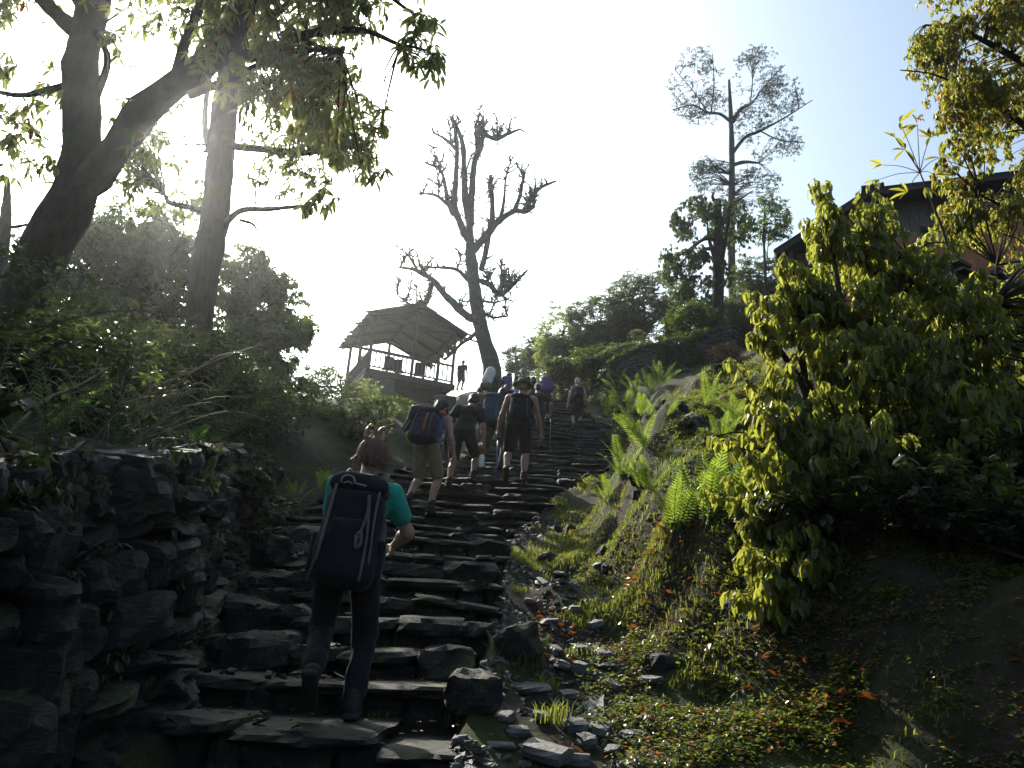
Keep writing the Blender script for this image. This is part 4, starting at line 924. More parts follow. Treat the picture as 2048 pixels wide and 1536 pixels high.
zm = z_on(1750, 470)[1] - .16
mb = MB(); mb.box(HP((1.3 + HWd + 1.4) / 2, .06, (zm + hz0) / 2), (HWd + .1, .16, zm - hz0), HX); mb.build('mud_wall', M_mud, house, smooth=False)
wa, wz = z_on(1792, 455)
mb = MB(); mb.box(HP(wa, .0, wz), (.26, .06, .24), HX); mb.build('window', M_black, house, smooth=False)
for zz_ in (z_on(1850, 462)[1], z_on(1900, 452)[1]): mb = MB(); mb.box(HP(z_on(1880, 460)[0], -.03, zz_), (.9, .06, .06), HX); mb.build('lath', M_woodd, house, smooth=False)
for (a0, a1) in ((eave[0] - .25, ridge[0]), (ridge[0], rend[0] + 2.6)):
    p0, p1 = HP(a0, 1.6, roofz(a0) + .04), HP(a1, 1.6, roofz(a1) + .04); mb = MB(); mb.beam(p0, p1, 4.6, .09); mb.build('roof', M_roof, house, smooth=False)
    mb = MB(); mb.beam(HP(a0, -.66, roofz(a0) - .03), HP(a1, -.66, roofz(a1) - .03), .06, .16); mb.build('barge_board', M_woodd, house, smooth=False)
mb = MB(); mb.beam(HP(ridge[0] - .2, 1.5, roofz(ridge[0]) + .13), HP(ridge[0] + .35, 1.5, roofz(ridge[0]) + .15), 4.4, .10); mb.build('ridge_cap', M_roof, house, smooth=False)
mb = MB(); mb.beam(HP(.05, -.5, hz0 - .5), HP(.0, -.45, roofz(.1) - .1), .10, .10, (0, 1, 0)); mb.build('corner_post', M_woodd, house, smooth=False)
mb = MB(); mb.beam(HP(.1, 3.4, (hz0 + roofz(.1)) / 2 - .1), HP(.1, .1, (hz0 + roofz(.1)) / 2 - .1), .08, roofz(.1) - hz0 - .1); mb.build('side_wall', M_plankr, house, smooth=False)
mb = MB(); mb.box(HP(HWd * .5 + .5, 1.6, hz0 - .9), (HWd + 2.2, 3.8, 1.8), HX); mb.build('foundation', M_wallstone, house, smooth=False)
# stacked slates on the yard wall in front of the house
p0 = P(1905, 575, 11.5); p1 = P(2010, 560, 10.8)
slate_wall('slate_stack', 'short stack of grey slates between the bright bush and the hanging leaves', [(p0[0], p0[1]), (p1[0], p1[1])], p0[2] + .35 - land1(p0[0], p0[1]), .4, .06, .4, M_terrace, 8)
# ---------------------------------------------------------------- people: signed-distance bodies turned into one smooth surface
def surface_nets(D, o, h):
    neg = D < 0; c = np.zeros(tuple(np.array(D.shape) - 1), np.int8)
    for i in (0, 1):
        for j in (0, 1):
            for k in (0, 1):
                c += neg[i:D.shape[0] - 1 + i, j:D.shape[1] - 1 + j, k:D.shape[2] - 1 + k]
    act = (c > 0) & (c < 8); A = np.argwhere(act); ids = np.full(c.shape, -1, np.int64); ids[act] = np.arange(len(A))
    val = [D[A[:, 0] + i, A[:, 1] + j, A[:, 2] + k] for i in (0, 1) for j in (0, 1) for k in (0, 1)]
    cor = [np.array((i, j, k), float) for i in (0, 1) for j in (0, 1) for k in (0, 1)]
    acc = np.zeros((len(A), 3)); cnt = np.zeros(len(A))
    for a in range(8):
        for b in range(a + 1, 8):
            if np.abs(cor[a] - cor[b]).sum() != 1: continue
            x, y = val[a], val[b]; m = (x < 0) != (y < 0); t = np.where(m, x / np.where(m, x - y, 1), 0)
            acc += np.where(m[:, None], cor[a] + t[:, None] * (cor[b] - cor[a]), 0); cnt += m
    Vx = (A + acc / cnt[:, None]) * h + o; Q = []
    for ax in range(3):
        s0 = [slice(None)] * 3; s1 = [slice(None)] * 3; s0[ax] = slice(0, -1); s1[ax] = slice(1, None)
        n0, n1 = neg[tuple(s0)], neg[tuple(s1)]; E_ = np.argwhere(n0 != n1)
        b, d = (ax + 1) % 3, (ax + 2) % 3
        ok = (E_[:, b] > 0) & (E_[:, d] > 0) & (E_[:, b] < c.shape[b]) & (E_[:, d] < c.shape[d]); E_ = E_[ok]
        def idx(db, dd):
            k = E_.copy(); k[:, b] -= db; k[:, d] -= dd; return ids[k[:, 0], k[:, 1], k[:, 2]]
        q = np.stack([idx(1, 1), idx(0, 1), idx(0, 0), idx(1, 0)], 1)
        fl = ~n0[E_[:, 0], E_[:, 1], E_[:, 2]]; q[fl] = q[fl][:, ::-1]; Q.append(q)
    Q = np.concatenate(Q); return Vx, Q[(Q >= 0).all(1)]
class Blob:
    """smooth union of tapered capsules, ellipsoids and rounded boxes"""
    def __init__(s, k=.02, noise=0.0, nf=9.0): s.p = []; s.k = k; s.noise = noise; s.nf = nf; s.cuts = []
    def cap(s, a, b, ra, rb=None, k=None): s.p.append(('c', np.array(a, float), np.array(b, float), ra, ra if rb is None else rb, k)); return s
    def chain(s, pts, rs, k=None):
        for a, b, ra, rb in zip(pts[:-1], pts[1:], rs[:-1], rs[1:]): s.cap(a, b, ra, rb, k)
        return s
    def ell(s, c, r, R=None, k=None): s.p.append(('e', np.array(c, float), np.array(r, float), np.eye(3) if R is None else np.array(R, float), 0, k)); return s
    def rbox(s, c, half, R=None, rnd=.03, k=None): s.p.append(('b', np.array(c, float), np.array(half, float), np.eye(3) if R is None else np.array(R, float), rnd, k)); return s
    def cut(s, c, n): s.cuts.append((np.array(c, float), unit(n))); return s       # removes the side the normal points to
    def mesh(s, h):
        lo = np.full(3, 1e9); hi = -lo
        bb = []
        for p in s.p:
            if p[0] == 'c': r = max(p[3], p[4]); a = np.minimum(p[1], p[2]) - r; b = np.maximum(p[1], p[2]) + r
            else: r = np.linalg.norm(p[2]) if p[0] == 'b' else p[2].max(); r += .01; a = p[1] - r; b = p[1] + r
            bb.append((a, b)); lo = np.minimum(lo, a); hi = np.maximum(hi, b)
        mar = .03 + 3 * h; lo = lo - mar; hi = hi + mar
        n = np.ceil((hi - lo) / h).astype(int) + 1; D = np.full(n, .08)
        for p, (a, b) in zip(s.p, bb):
            kk = s.k if p[5] is None else p[5]; m = .03 + 2 * h + kk
            i0 = np.maximum(0, np.floor((a - m - lo) / h).astype(int)); i1 = np.minimum(n, np.ceil((b + m - lo) / h).astype(int) + 1)
            X, Y, Z = np.meshgrid(*[lo[q] + h * np.arange(i0[q], i1[q]) for q in range(3)], indexing='ij'); G = np.stack([X, Y, Z], -1)
            if p[0] == 'c':
                ab = p[2] - p[1]; t = np.clip(((G - p[1]) @ ab) / max(1e-9, ab @ ab), 0, 1)
                d = np.linalg.norm(G - p[1] - t[..., None] * ab, axis=-1) - (p[3] + (p[4] - p[3]) * t)
            elif p[0] == 'e':
                g = (G - p[1]) @ p[3].T; k0 = np.linalg.norm(g / p[2], axis=-1); k1 = np.linalg.norm(g / p[2] ** 2, axis=-1); d = k0 * (k0 - 1) / (k1 + 1e-9)
            else:
                g = np.abs((G - p[1]) @ p[3].T) - (p[2] - p[4]); d = np.linalg.norm(np.maximum(g, 0), axis=-1) + np.minimum(g.max(-1), 0) - p[4]
            sl = tuple(slice(i0[q], i1[q]) for q in range(3)); o = D[sl]
            hh = np.maximum(kk - np.abs(o - d), 0) / kk; D[sl] = np.minimum(o, d) - hh * hh * kk * .25
        X, Y, Z = np.meshgrid(*[lo[q] + h * np.arange(n[q]) for q in range(3)], indexing='ij')
        if s.noise:
            near = np.abs(D) < .05; G = np.stack([X[near], Y[near], Z[near]], -1); D[near] += s.noise * fbm(G * s.nf * np.array([1, 1, .7]) + 3.3, 2)
        for c, nn in s.cuts: D = np.maximum(D, (X - c[0]) * nn[0] + (Y - c[1]) * nn[1] + (Z - c[2]) * nn[2])
        D[0] = D[-1] = .08; D[:, 0] = D[:, -1] = .08; D[:, :, 0] = D[:, :, -1] = .08
        return surface_nets(D, lo, h)
    def build(s, name, mat, parent, X, h, origin):
        """X: 4x4 local -> world (numpy); the mesh is stored about its parent's origin"""
        v, q = s.mesh(h); v = v @ X[:3, :3].T + X[:3, 3] - origin
        mb = MB(); mb.add(v, q); o = bpy.data.objects.new(name, mb.mesh(name, mat)); COL.objects.link(o); o.parent = parent; return o

def ik(a, b, l1, l2, pole):
    a = np.array(a, float); b = np.array(b, float); d = b - a; L = min(np.linalg.norm(d), (l1 + l2) * .995); u = unit(d)
    x = (l1 * l1 - l2 * l2 + L * L) / (2 * L); hgt = math.sqrt(max(0, l1 * l1 - x * x))
    p = np.array(pole, float); p = p - u * (p @ u); return a + u * x + unit(p) * hgt, a + u * L
M_skin = mat_plain('skin', (.34, .19, .13), .55, .10, 12, .1, .4)
M_skin_tan = mat_plain('skin_tanned', (.24, .125, .08), .55, .10, 12, .1, .4)
def hand(B, w, d, side, palm_n, curl, s=1.0):
    """palm, four unequal bent fingers and a thumb; d hand direction, palm_n the way the palm faces"""
    d = unit(d); n = unit(np.array(palm_n) - d * (np.array(palm_n) @ d)); x = np.cross(d, n) * side
    c = w + d * .045 * s; R = np.array([x, n, d]); B.rbox(c, np.array([.040, .014, .048]) * s, R, .012 * s, .012)
    for k, (off, l) in enumerate([(.030, .072), (.010, .082), (-.010, .076), (-.030, .060)]):
        p0 = w + d * .088 * s + x * off * s; a = math.radians(curl * .6); dd = d * math.cos(a) + n * math.sin(a); p1 = p0 + dd * l * .5 * s
        a2 = math.radians(curl * 1.5); d2 = d * math.cos(a2) + n * math.sin(a2); p2 = p1 + d2 * l * .5 * s
        B.chain([p0, p1, p2], [.0095 * s, .009 * s, .0075 * s], .004)
    t0 = w + d * .02 * s + x * .035 * s; t1 = t0 + unit(d * .7 + x * .8 + n * .3) * .04 * s; t2 = t1 + unit(d + x * .15 + n * (.2 + curl / 60)) * .032 * s
    B.chain([t0, t1, t2], [.014 * s, .011 * s, .009 * s], .006)
    return c + d * .03 * s + n * .02 * s

class Person: pass
def person(label, foot, H=1.74, yaw=0, lean=16, side=0, other=(-.2, .3, .17, 0), planted='R', foot_pitch=0, handR=(.26, .10, .78), handL=(-.26, .10, .78), crouch=.03, skin=None,
           top=None, top_kind='tee', bottom=None, bottom_kind='trousers', shoe=None, sock=None, hair=None, hat=None, hat_kind=None, res=.012, girth=1.0, curl=(35, 35), head_down=12, elbow=(0, -1, -.2), fem=False, group='hikers climbing the steps'):
    """a hiker seen from behind; local x right, y forward, z up, origin at the planted foot's tread"""
    s = H / 1.75; q = Person(); skin = skin or M_skin
    X = np.eye(4); X[:3, :3] = rot('Z', -yaw); sgn = 1 if planted == 'R' else -1
    fx = .10 * sgn * s; X[:3, 3] = np.array(foot) - X[:3, :3] @ np.array([fx, 0, 0])
    org = np.array(foot, float); root = thing('person', label, 'person', org, group)
    pf = np.array([fx, 0, 0]); of = np.array(other[:3], float)
    hz = (.92 - crouch) * s; pel = np.array([(pf[0] + of[0]) * .30, (pf[1] + of[1]) * .35, hz])
    tdir = np.array([math.sin(math.radians(side)), math.sin(math.radians(lean)), 0]); tdir[2] = math.sqrt(max(.05, 1 - tdir @ tdir))
    fwd = unit(np.array([0, 1, 0]) - tdir * tdir[1]); rgt = np.cross(fwd, tdir)
    T = lambda x, y, z: pel + (rgt * x + fwd * y + tdir * z) * s      # torso coordinates
    neck = T(0, .0, .50); hd = unit(tdir + np.array([0, math.sin(math.radians(head_down)), 0])); hf = unit(np.array([0, 1, 0]) - hd * hd[1] ); hr = np.cross(hf, hd)
    hc = neck + hd * .175 * s + hf * .02 * s; RH = np.array([hr, hf, hd])
    Hd = lambda x, y, z: hc + (hr * x + hf * y + hd * z) * s
    g = girth; sw = (.165 if fem else .19) * (.5 + .5 * g)
    legs = {}
    for nm, f, sx, pit in (('R', pf if planted == 'R' else of, 1, foot_pitch if planted == 'R' else other[3]), ('L', of if planted == 'R' else pf, -1, other[3] if planted == 'R' else foot_pitch)):
        hip = T(.09 * sx, 0, -.02); pr = math.radians(pit); up = np.array([0, -math.sin(pr), math.cos(pr)]); fd = np.array([0, math.cos(pr), math.sin(pr)])
        if pit < 0: up = np.array([0, math.sin(-pr), math.cos(pr)]) * np.array([1, 1, 1]); fd = np.array([0, math.cos(pr), math.sin(pr)])
        ank = f + np.array([0, -.06, 0]) * s + up * .085 * s
        kn, ank2 = ik(hip, ank, .43 * s, .42 * s, (.12 * sx, 1, .1)); legs[nm] = (hip, kn, ank2, fd, up)
    arms = {}
    for nm, hnd, sx in (('R', handR, 1), ('L', handL, -1)):
        sh = T(sw * sx, .0, .445); e = (elbow[0] + .35 * sx, elbow[1], elbow[2])
        el, wr = ik(sh, np.array(hnd) * s, .29 * s, .255 * s, e); arms[nm] = (sh, el, wr)
    # body, one continuous surface
    B = Blob(.03)
    B.ell(T(0, -.01, .03), np.array([.155 * g, .115 * g, .12]) * s, np.array([rgt, fwd, tdir])).ell(T(0, .0, .18), np.array([.135 * g, .10 * g, .14]) * s, np.array([rgt, fwd, tdir]))
    B.ell(T(0, .0, .35), np.array([(.15 if fem else .17) * g, .11 * g, .16]) * s, np.array([rgt, fwd, tdir])).cap(T(-sw * .8, 0, .44), T(sw * .8, 0, .44), .06 * s * g)
    B.cap(T(0, -.01, .46), hc - hd * .06 * s, .058 * s, .052 * s)
    B.ell(hc + hd * .025 * s, np.array([.076, .096, .098]) * s, RH, .015).ell(Hd(0, .03, -.06), np.array([.055, .065, .065]) * s, RH, .02)
    B.cap(Hd(0, .092, .005), Hd(0, .112, -.03), .009 * s, .013 * s, .008).cap(Hd(-.022, .085, -.072), Hd(.022, .085, -.072), .009 * s, None, .006).cap(Hd(-.03, .085, .02), Hd(.03, .085, .02), .012 * s, None, .01)
    for sx in (-1, 1):
        B.ell(Hd(.080 * sx, -.005, -.01), np.array([.010, .020, .032]) * s, RH, .008).ell(Hd(.031 * sx, .084, .0), np.array([.013, .008, .008]) * s, RH, .004)
    for nm, sx in (('R', 1), ('L', -1)):
        sh, el, wr = arms[nm]; B.cap(sh, el, .050 * s * g, .038 * s).cap(el, el + (wr - el) * .35, .040 * s, .040 * s).cap(el + (wr - el) * .35, wr, .040 * s, .026 * s)
        d = unit(wr - el); pn = unit(np.array([-sx * .9, .35, 0])); setattr(q, 'grip' + nm, hand(B, wr, d, -sx if True else sx, pn, curl[0 if nm == 'R' else 1], s))
        hip, kn, an, fd, up = legs[nm]; back = unit(np.cross(kn - hip, (1, 0, 0)))
        lk = .80 if bottom_kind == 'trousers' else 1.0; B.cap(hip, kn, .085 * s * g * lk, .056 * s * lk, .02).cap(kn, kn + (an - kn) * .32 - fd * .018 * s, .054 * s * lk, .056 * s * g * lk, .012).cap(kn + (an - kn) * .32 - fd * .018 * s, an, .056 * s * g * lk, .036 * s, .012)
        B.cap(an, an - up * .045 * s + fd * .12 * s, .035 * s, .028 * s)
    B.build('body', skin, root, X, res, org)
    for nm, sx in (('R', 1), ('L', -1)):          # shoes, socks
        hip, kn, an, fd, up = legs[nm]; sol = an - up * .068 * s
        Fb = Blob(.012); xr = np.array([1.0, 0, 0]); RF = np.array([xr, fd, up])
        Fb.rbox(sol + fd * .055 * s + up * .0 * s, np.array([.046, .140, .018]) * s, RF, .015, .006)
        Fb.cap(sol + up * .045 * s - fd * .03 * s, sol + up * .035 * s + fd * .13 * s, .046 * s, .036 * s).cap(sol + up * .06 * s - fd * .01 * s, an + up * .04 * s, .052 * s, .050 * s)
        Fb.build('shoe', shoe, root, X, max(res, .010), org)
        if sock: Blob(.01).cap(an + (kn - an) * .02, an + (kn - an) * .20, .044 * s, .047 * s).build('sock', sock, root, X, res, org)
    if top:
        C = Blob(.035, .006, 11); e = .014
        R3 = np.array([rgt, fwd, tdir])
        C.ell(T(0, -.01, .06), np.array([.158 * g, .118 * g, .13]) * s + e, R3).ell(T(0, 0, .20), np.array([.140 * g, .105 * g, .15]) * s + e, R3).ell(T(0, 0, .36), np.array([(.15 if fem else .17) * g, .112 * g, .14]) * s + e, R3)
        if top_kind == 'tee':
            C.cap(T(-sw * .8, 0, .44), T(sw * .8, 0, .44), .06 * s * g + e)
            for nm in 'RL': sh, el, wr = arms[nm]; C.cap(sh, sh + (el - sh) * .58, .055 * s * g + e, .052 * s * g + e)
        elif top_kind == 'long':
            C.cap(T(-sw * .8, 0, .44), T(sw * .8, 0, .44), .06 * s * g + e)
            for nm in 'RL': sh, el, wr = arms[nm]; C.chain([sh, el, wr], [.055 * s * g + e, .048 * s + e, .034 * s + e])
        else: C.cap(T(-.10, 0, .45), T(.10, 0, .45), .055 * s * g + e)
        C.cut(T(0, 0, .50), tdir); C.cut(T(0, 0, -.06), -tdir)
        C.build('shirt', top, root, X, res * 1.4, org)
    if bottom:
        C = Blob(.02 if bottom_kind != 'skirt' else .06, .008, 13)
        C.ell(T(0, -.015, .02), np.array([.165 * g, .13 * g, .12]) * s, np.array([rgt, fwd, tdir]))
        if bottom_kind == 'skirt':
            for nm in 'RL': hip, kn, an, fd, up = legs[nm]; C.cap(hip, kn - np.array([0, .03, .03]), .115 * s, .115 * s)
            C.cap((legs['R'][0] + legs['L'][0]) / 2, (legs['R'][1] + legs['L'][1]) / 2 - np.array([0, .04, .04]), .13 * s, .13 * s); C.cut((legs['R'][1] + legs['L'][1]) / 2 - np.array([0, 0, .06]) * s, (0, 0, -1))
        else:
            for nm in 'RL':
                hip, kn, an, fd, up = legs[nm]
                if bottom_kind == 'shorts': C.cap(hip, hip + (kn - hip) * .82, .098 * s * g, .088 * s * g)
                else: C.cap(hip, kn, .100 * s * g, .074 * s * g).cap(kn, an + (kn - an) * .10, .074 * s * g, .064 * s)
        if bottom_kind == 'shorts':
            pass
        C.build({'skirt': 'skirt', 'shorts': 'shorts', 'trousers': 'trousers'}[bottom_kind], bottom, root, X, res * 1.4, org)
    if hair:
        C = Blob(.02, .006, 22); C.ell(Hd(0, -.012, .04), np.array([.088, .104, .100]) * s, RH); C.ell(Hd(0, -.055, -.03), np.array([.07, .06, .075]) * s, RH)
        C.cut(Hd(0, .065, 0), hf + hd * -.25); C.cut(Hd(0, 0, -.09), -hd); C.build('hair', hair, root, X, min(res, .012), org)
    if hat:
        C = Blob(.012, .002, 14)
        if hat_kind == 'bucket':
            C.ell(Hd(0, -.005, .065), np.array([.098, .112, .085]) * s, RH); C.cut(Hd(0, 0, .03), -hd); o = C.build('hat', hat, root, X, .010, org)
            mbb = MB(); c = X[:3, :3] @ Hd(0, -.005, .045) + X[:3, 3]; AX = (RH @ X[:3, :3].T)
            mbb.lathe(c, [(.093 * s, .012), (.12 * s, .0), (.165 * s, -.028), (.167 * s, -.034), (.12 * s, -.006), (.09 * s, .004)], 20, AX); mbb.sub('hat_brim', hat, o, root)
        elif hat_kind == 'cap':
            C.ell(Hd(0, -.008, .055), np.array([.090, .108, .088]) * s, RH); C.cut(Hd(0, 0, .025), -hd); C.rbox(Hd(0, .13, .04), np.array([.07, .07, .006]) * s, RH, .005); o = C.build('cap', hat, root, X, .009, org)
        elif hat_kind == 'scarf':
            C.ell(Hd(0, -.012, .04), np.array([.090, .106, .098]) * s, RH); C.ell(Hd(0, -.10, -.03), np.array([.04, .04, .07]) * s, RH); C.cut(Hd(0, .05, 0), hf - hd * .3); C.cut(Hd(0, 0, -.08), -hd); C.build('head_scarf', hat, root, X, .010, org)
    q.X = X; q.T = lambda x, y, z: X[:3, :3] @ T(x, y, z) + X[:3, 3]; q.R = np.array([rgt, fwd, tdir]) @ X[:3, :3].T; q.s = s; q.root = root
    q.Hd = lambda x, y, z: X[:3, :3] @ Hd(x, y, z) + X[:3, 3]; q.W = lambda v: X[:3, :3] @ np.array(v) + X[:3, 3]
    q.grip = {'R': q.W(q.gripR), 'L': q.W(q.gripL)}; q.RH = RH @ X[:3, :3].T
    hp = q.Hd(0, 0, .12); 0 and print('HEAD', label[:40], np.round(proj(hp)[:2]), 'foot', np.round(org, 2), np.round(proj(org)[:2]))
    return q

I4 = np.eye(4)
def backpack(q, label, mat, w=.34, h=.55, d=.24, z0=.0, lid=True, accent=None, strap=None, res=.011, pockets=True, lidmat=None, group='rucksacks carried by the hikers', straps=True):
    """a rucksack on a hiker's back: main bag, lid, pockets and straps"""
    s = q.s; base = q.T(0, -.13 - d / 2, z0); root = thing('backpack', label, 'backpack', base, group); org = base.copy(); R = q.R
    L = lambda x, y, z: q.T(x / s, (-.115 * s - y) / s, z0 + z / s)     # x right, y away from the back, z up
    B = Blob(.05, .009, 10); B.rbox(L(0, d * .5, h * .45), (w / 2, d / 2, h * .45), R, .075).rbox(L(0, d * .62, h * .22), (w / 2 * .92, d / 2 * .95, h * .22), R, .07)
    B.build('main_bag', mat, root, I4, res * 1.4, org)
    if lid: B = Blob(.04, .006, 12); B.rbox(L(0, d * .48, h * .93), (w / 2 * 1.0, d / 2 * 1.05, h * .09), R, .05).ell(L(0, d * .45, h * 1.0), (w / 2 * .8, d * .5, h * .06), R); B.build('lid', lidmat or mat, root, I4, res * 1.4, org)
    if pockets:
        for sx in (-1, 1): B = Blob(.02, .004, 14); B.rbox(L(sx * w * .50, d * .45, h * .26), (.035, d * .36, h * .20), R, .03); B.build('side_pocket', mat, root, I4, res * 1.4, org)
        B = Blob(.02, .004, 14); B.rbox(L(0, d * 1.02, h * .34), (w * .33, .03, h * .24), R, .03); B.build('front_pocket', accent or mat, root, I4, res * 1.4, org)
    st = strap or M_strap
    if straps:
        for sx in (-1, 1):
            mb = MB(); pts = [L(sx * .10, .02, h * .85), q.T(sx * .115, .0, .545), q.T(sx * .125, .10, .47), q.T(sx * .13, .135, .34), q.T(sx * .16, .06, .16), L(sx * w * .4, .04, h * .12)]
            mb.tube(pts, .020, 6, 5); mb.build('shoulder_strap', st, root)
            mb = MB(); mb.tube([L(sx * w * .36, d * .9, h * .90), L(sx * w * .37, d * 1.08, h * .6), L(sx * w * .40, d * 1.06, h * .25), L(sx * w * .36, d * .9, h * .03)], .007, 5, 5); mb.build('webbing', st, root)
        mb = MB(); mb.tube([q.T(-.17, .02, .05), q.T(-.10, .15, .04), q.T(.10, .15, .04), q.T(.17, .02, .05)], .025, 6, 4); mb.build('hip_belt', mat, root)
    q.L = L; q.packR = R; q.pack = root; q.packorg = org
    return root
def pole(label, a, b, mat):
    """trekking pole from the grip a down to its tip b"""
    a = np.array(a); b = np.array(b); d = unit(b - a); root = thing('trekking_pole', label, 'trekking pole', b)
    mb = MB(); mb.tube([a + d * .1, a + (b - a) * .55, b - d * .03], [.009, .008, .006], 6); mb.build('shaft', mat, root)
    mb = MB(); mb.tube([a - d * .04, a + d * .0, a + d * .12], [.017, .015, .014], 8, 2); mb.build('grip', M_black, root)
    mb = MB(); mb.lathe(b - d * .07, [(.008, -.01), (.028, 0), (.03, .006), (.008, .012)], 10); mb.build('basket', M_black, root)
    return root
def foot_at(px, py, y0=2.5, y1=45):
    for Y in np.arange(y0, y1, .02):
        p = P(px, py, Y); z = step_z(p[0], p[1])
        if p[2] <= z: return np.array([p[0], p[1], z])
def head_at(px, py, H, y0=12, y1=34):
    """where a hiker of height H stands whose head shows at the pixel"""
    best = None
    for Y in np.arange(y0, y1, .1):
        p = P(px, py, Y); z = step_z(p[0], Y - .1); e = abs(p[2] - z - H * .90)
        if best is None or e < best[0]: best = (e, np.array([p[0], Y - .12, z]))
    return best[1]
cl = lambda n, c: mat_cloth('cloth_' + n, c)
M_strap = cl('strap_grey', (.10, .095, .085)); C_blk = cl('black', (.010, .010, .012)); C_navy = cl('navy', (.014, .016, .035)); C_tan = cl('tan', (.22, .16, .085)); C_blue = cl('blue_tank', (.05, .10, .22)); C_teal = cl('teal', (.022, .27, .21))
C_dgrey = cl('dark_grey', (.020, .020, .024)); C_olive = cl('olive', (.05, .046, .030)); C_hat = cl('hat_green', (.09, .115, .075)); C_bluepack = cl('blue_pack', (.03, .055, .10)); C_pale = cl('pale', (.48, .42, .37)); C_purple = cl('purple', (.11, .05, .17)); C_sky = cl('light_blue', (.10, .20, .34)); C_aqua = cl('pale_aqua', (.28, .40, .40))
C_orange = cl('orange', (.42, .09, .03)); C_white = cl('white', (.72, .66, .66)); C_khaki = cl('khaki', (.13, .11, .075)); C_capg = cl('cap_grey', (.045, .042, .036)); C_brown = cl('brown', (.07, .045, .03))
M_boot = mat_plain('boot', (.020, .016, .013), .75, .3, 25, .4); M_hairb = mat_plain('hair_auburn', (.10, .042, .018), .5, .4, 60, .6, .5); M_haird = mat_plain('hair_dark', (.012, .009, .007), .55, .4, 60, .6, .4); M_hairl = mat_plain('hair_light_brown', (.20, .12, .055), .5, .4, 60, .6, .5)
M_blue = mat_plain('blue_metal', (.05, .12, .40), .3, .1, 20, 0, .5); M_steel = mat_plain('grey_metal', (.25, .25, .26), .35, .1, 20, 0, .5)
PEOPLE = {}
# foreground woman with the big black rucksack
f = foot_at(704, 1437); q = person('woman in a teal T-shirt under a huge black rucksack, nearest the camera', f, 1.62, -5, 6, 4, (-.12, -.18, .17, -48), 'R', 0, (.22, .36, 1.02), (-.24, .34, .98), .05, M_skin, C_teal, 'tee', C_blk, 'trousers', M_boot, None, M_hairb, res=.010, fem=True, elbow=(.55, -.8, -.45))
PEOPLE['woman'] = q
backpack(q, 'huge black rucksack with grey straps and a hooped pale logo on its lid', C_blk, .32, .57, .23, -.19, res=.010, strap=M_strap)
L = q.L; mb = MB()                                   # embroidered mark on the lid: an arch with a tail
pt = [L(-.055 + .035 * math.cos(a), .268, .520 + .030 * math.sin(a)) for a in np.linspace(3.6, -.2, 12)] + [L(.01, .268, .508), L(.045, .266, .506)]
mb.tube(pt, .0045, 5); mb.tube([L(-.075, .268, .504), L(-.05, .270, .516), L(-.03, .270, .504)], .004, 5)
mb.build('logo', cl('logo', (.30, .20, .20)), q.pack)
for pts, nm in (([L(.07, .262, .46), L(.08, .272, .36), L(.065, .275, .27), L(.05, .275, .22)], 'cord'), ([L(.07, .262, .46), L(.09, .268, .33), L(.10, .262, .2), L(.10, .25, .02)], 'cord'), ([L(-.11, .25, .5), L(-.12, .258, .34), L(-.13, .255, .15), L(-.17, .16, .0)], 'cord')):
    mb = MB(); mb.tube(pts, .008, 5, 5); mb.build(nm, M_strap, q.pack)
mb = MB(); mb.tube([L(.045, .278, .24), L(.065, .278, .26), L(.075, .278, .20), L(.055, .278, .18), L(.045, .278, .24)], .010, 6, 3); mb.build('buckle', M_strap, q.pack)
mb = MB(); rg = np.random.default_rng(3)             # two hair loops tied up, and loose strands
for sx in (-1, 1):
    for k in range(34):
        j = rg.normal(0, .006, (5, 3)); c = [(.012 * sx, -.06, .10), (.016 * sx, -.07, .165), (.042 * sx, -.075, .188), (.066 * sx, -.07, .155), (.058 * sx, -.07, .095)]
        mb.tube([q.Hd(*(np.array(a) + b)) for a, b in zip(c, j)], .0042, 4, 4)
mb.build('hair_loop', M_hairl, q.root); mb = MB()  # loops paler than the other hair: golden rim light put into the colour
for k in range(170):
    a = rg.uniform(-1.2, 1.2); c_, s_ = math.cos(a), math.sin(a); r0 = rg.uniform(1.0, 1.08)
    mb.tube([q.Hd(.04 * s_, -.02 - .05 * c_, .135), q.Hd(.088 * s_ * r0, -.012 - .100 * c_ * r0, .06), q.Hd(.098 * s_ * r0, -.02 - .108 * c_ * r0, -.02), q.Hd(.10 * s_ + rg.normal(0, .018), -.03 - .10 * c_ + rg.normal(0, .012), -.11 + rg.normal(0, .025))], [.002, .003, .0028, .0012], 4, 3, cap=False)
mb.build('loose_hair', M_hairb, q.root)
# man in tan shorts
f = foot_at(862, 1037); q = person('man in a blue tank top, tan shorts and backwards grey cap', f, 1.78, 18, 17, 3, (-.16, -.20, .10, -38), 'R', 0, (.31, .10, .80), (-.25, .3, .95), .03, M_skin, C_blue, 'tank', C_tan, 'shorts', M_boot, M_boot, M_haird, C_capg, 'cap', .0115, 1.02, (40, 30), 18)
backpack(q, 'navy rucksack with an orange strap, on the man in tan shorts', C_navy, .33, .50, .23, -.06, res=.011); L = q.L
B = Blob(.04, .012, 9); B.rbox(L(-.16, .12, .44), (.10, .12, .10), q.packR, .07).cap(L(-.22, .12, .40), L(-.27, .12, .20), .07, .045).cap(L(-.05, .14, .53), L(-.2, .12, .48), .05, .07); jk = thing('jacket', 'dark navy jacket draped over the left of the rucksack with the orange strap', 'jacket', L(-.2, .12, .3)); B.build('jacket_body', C_navy, jk, I4, .011, np.array(jk.location))
mb = MB(); mb.tube([L(.06, .25, .10), L(.065, .285, .25), L(.07, .27, .36)], .016, 6, 4); mb.build('orange_strap', C_orange, q.pack)
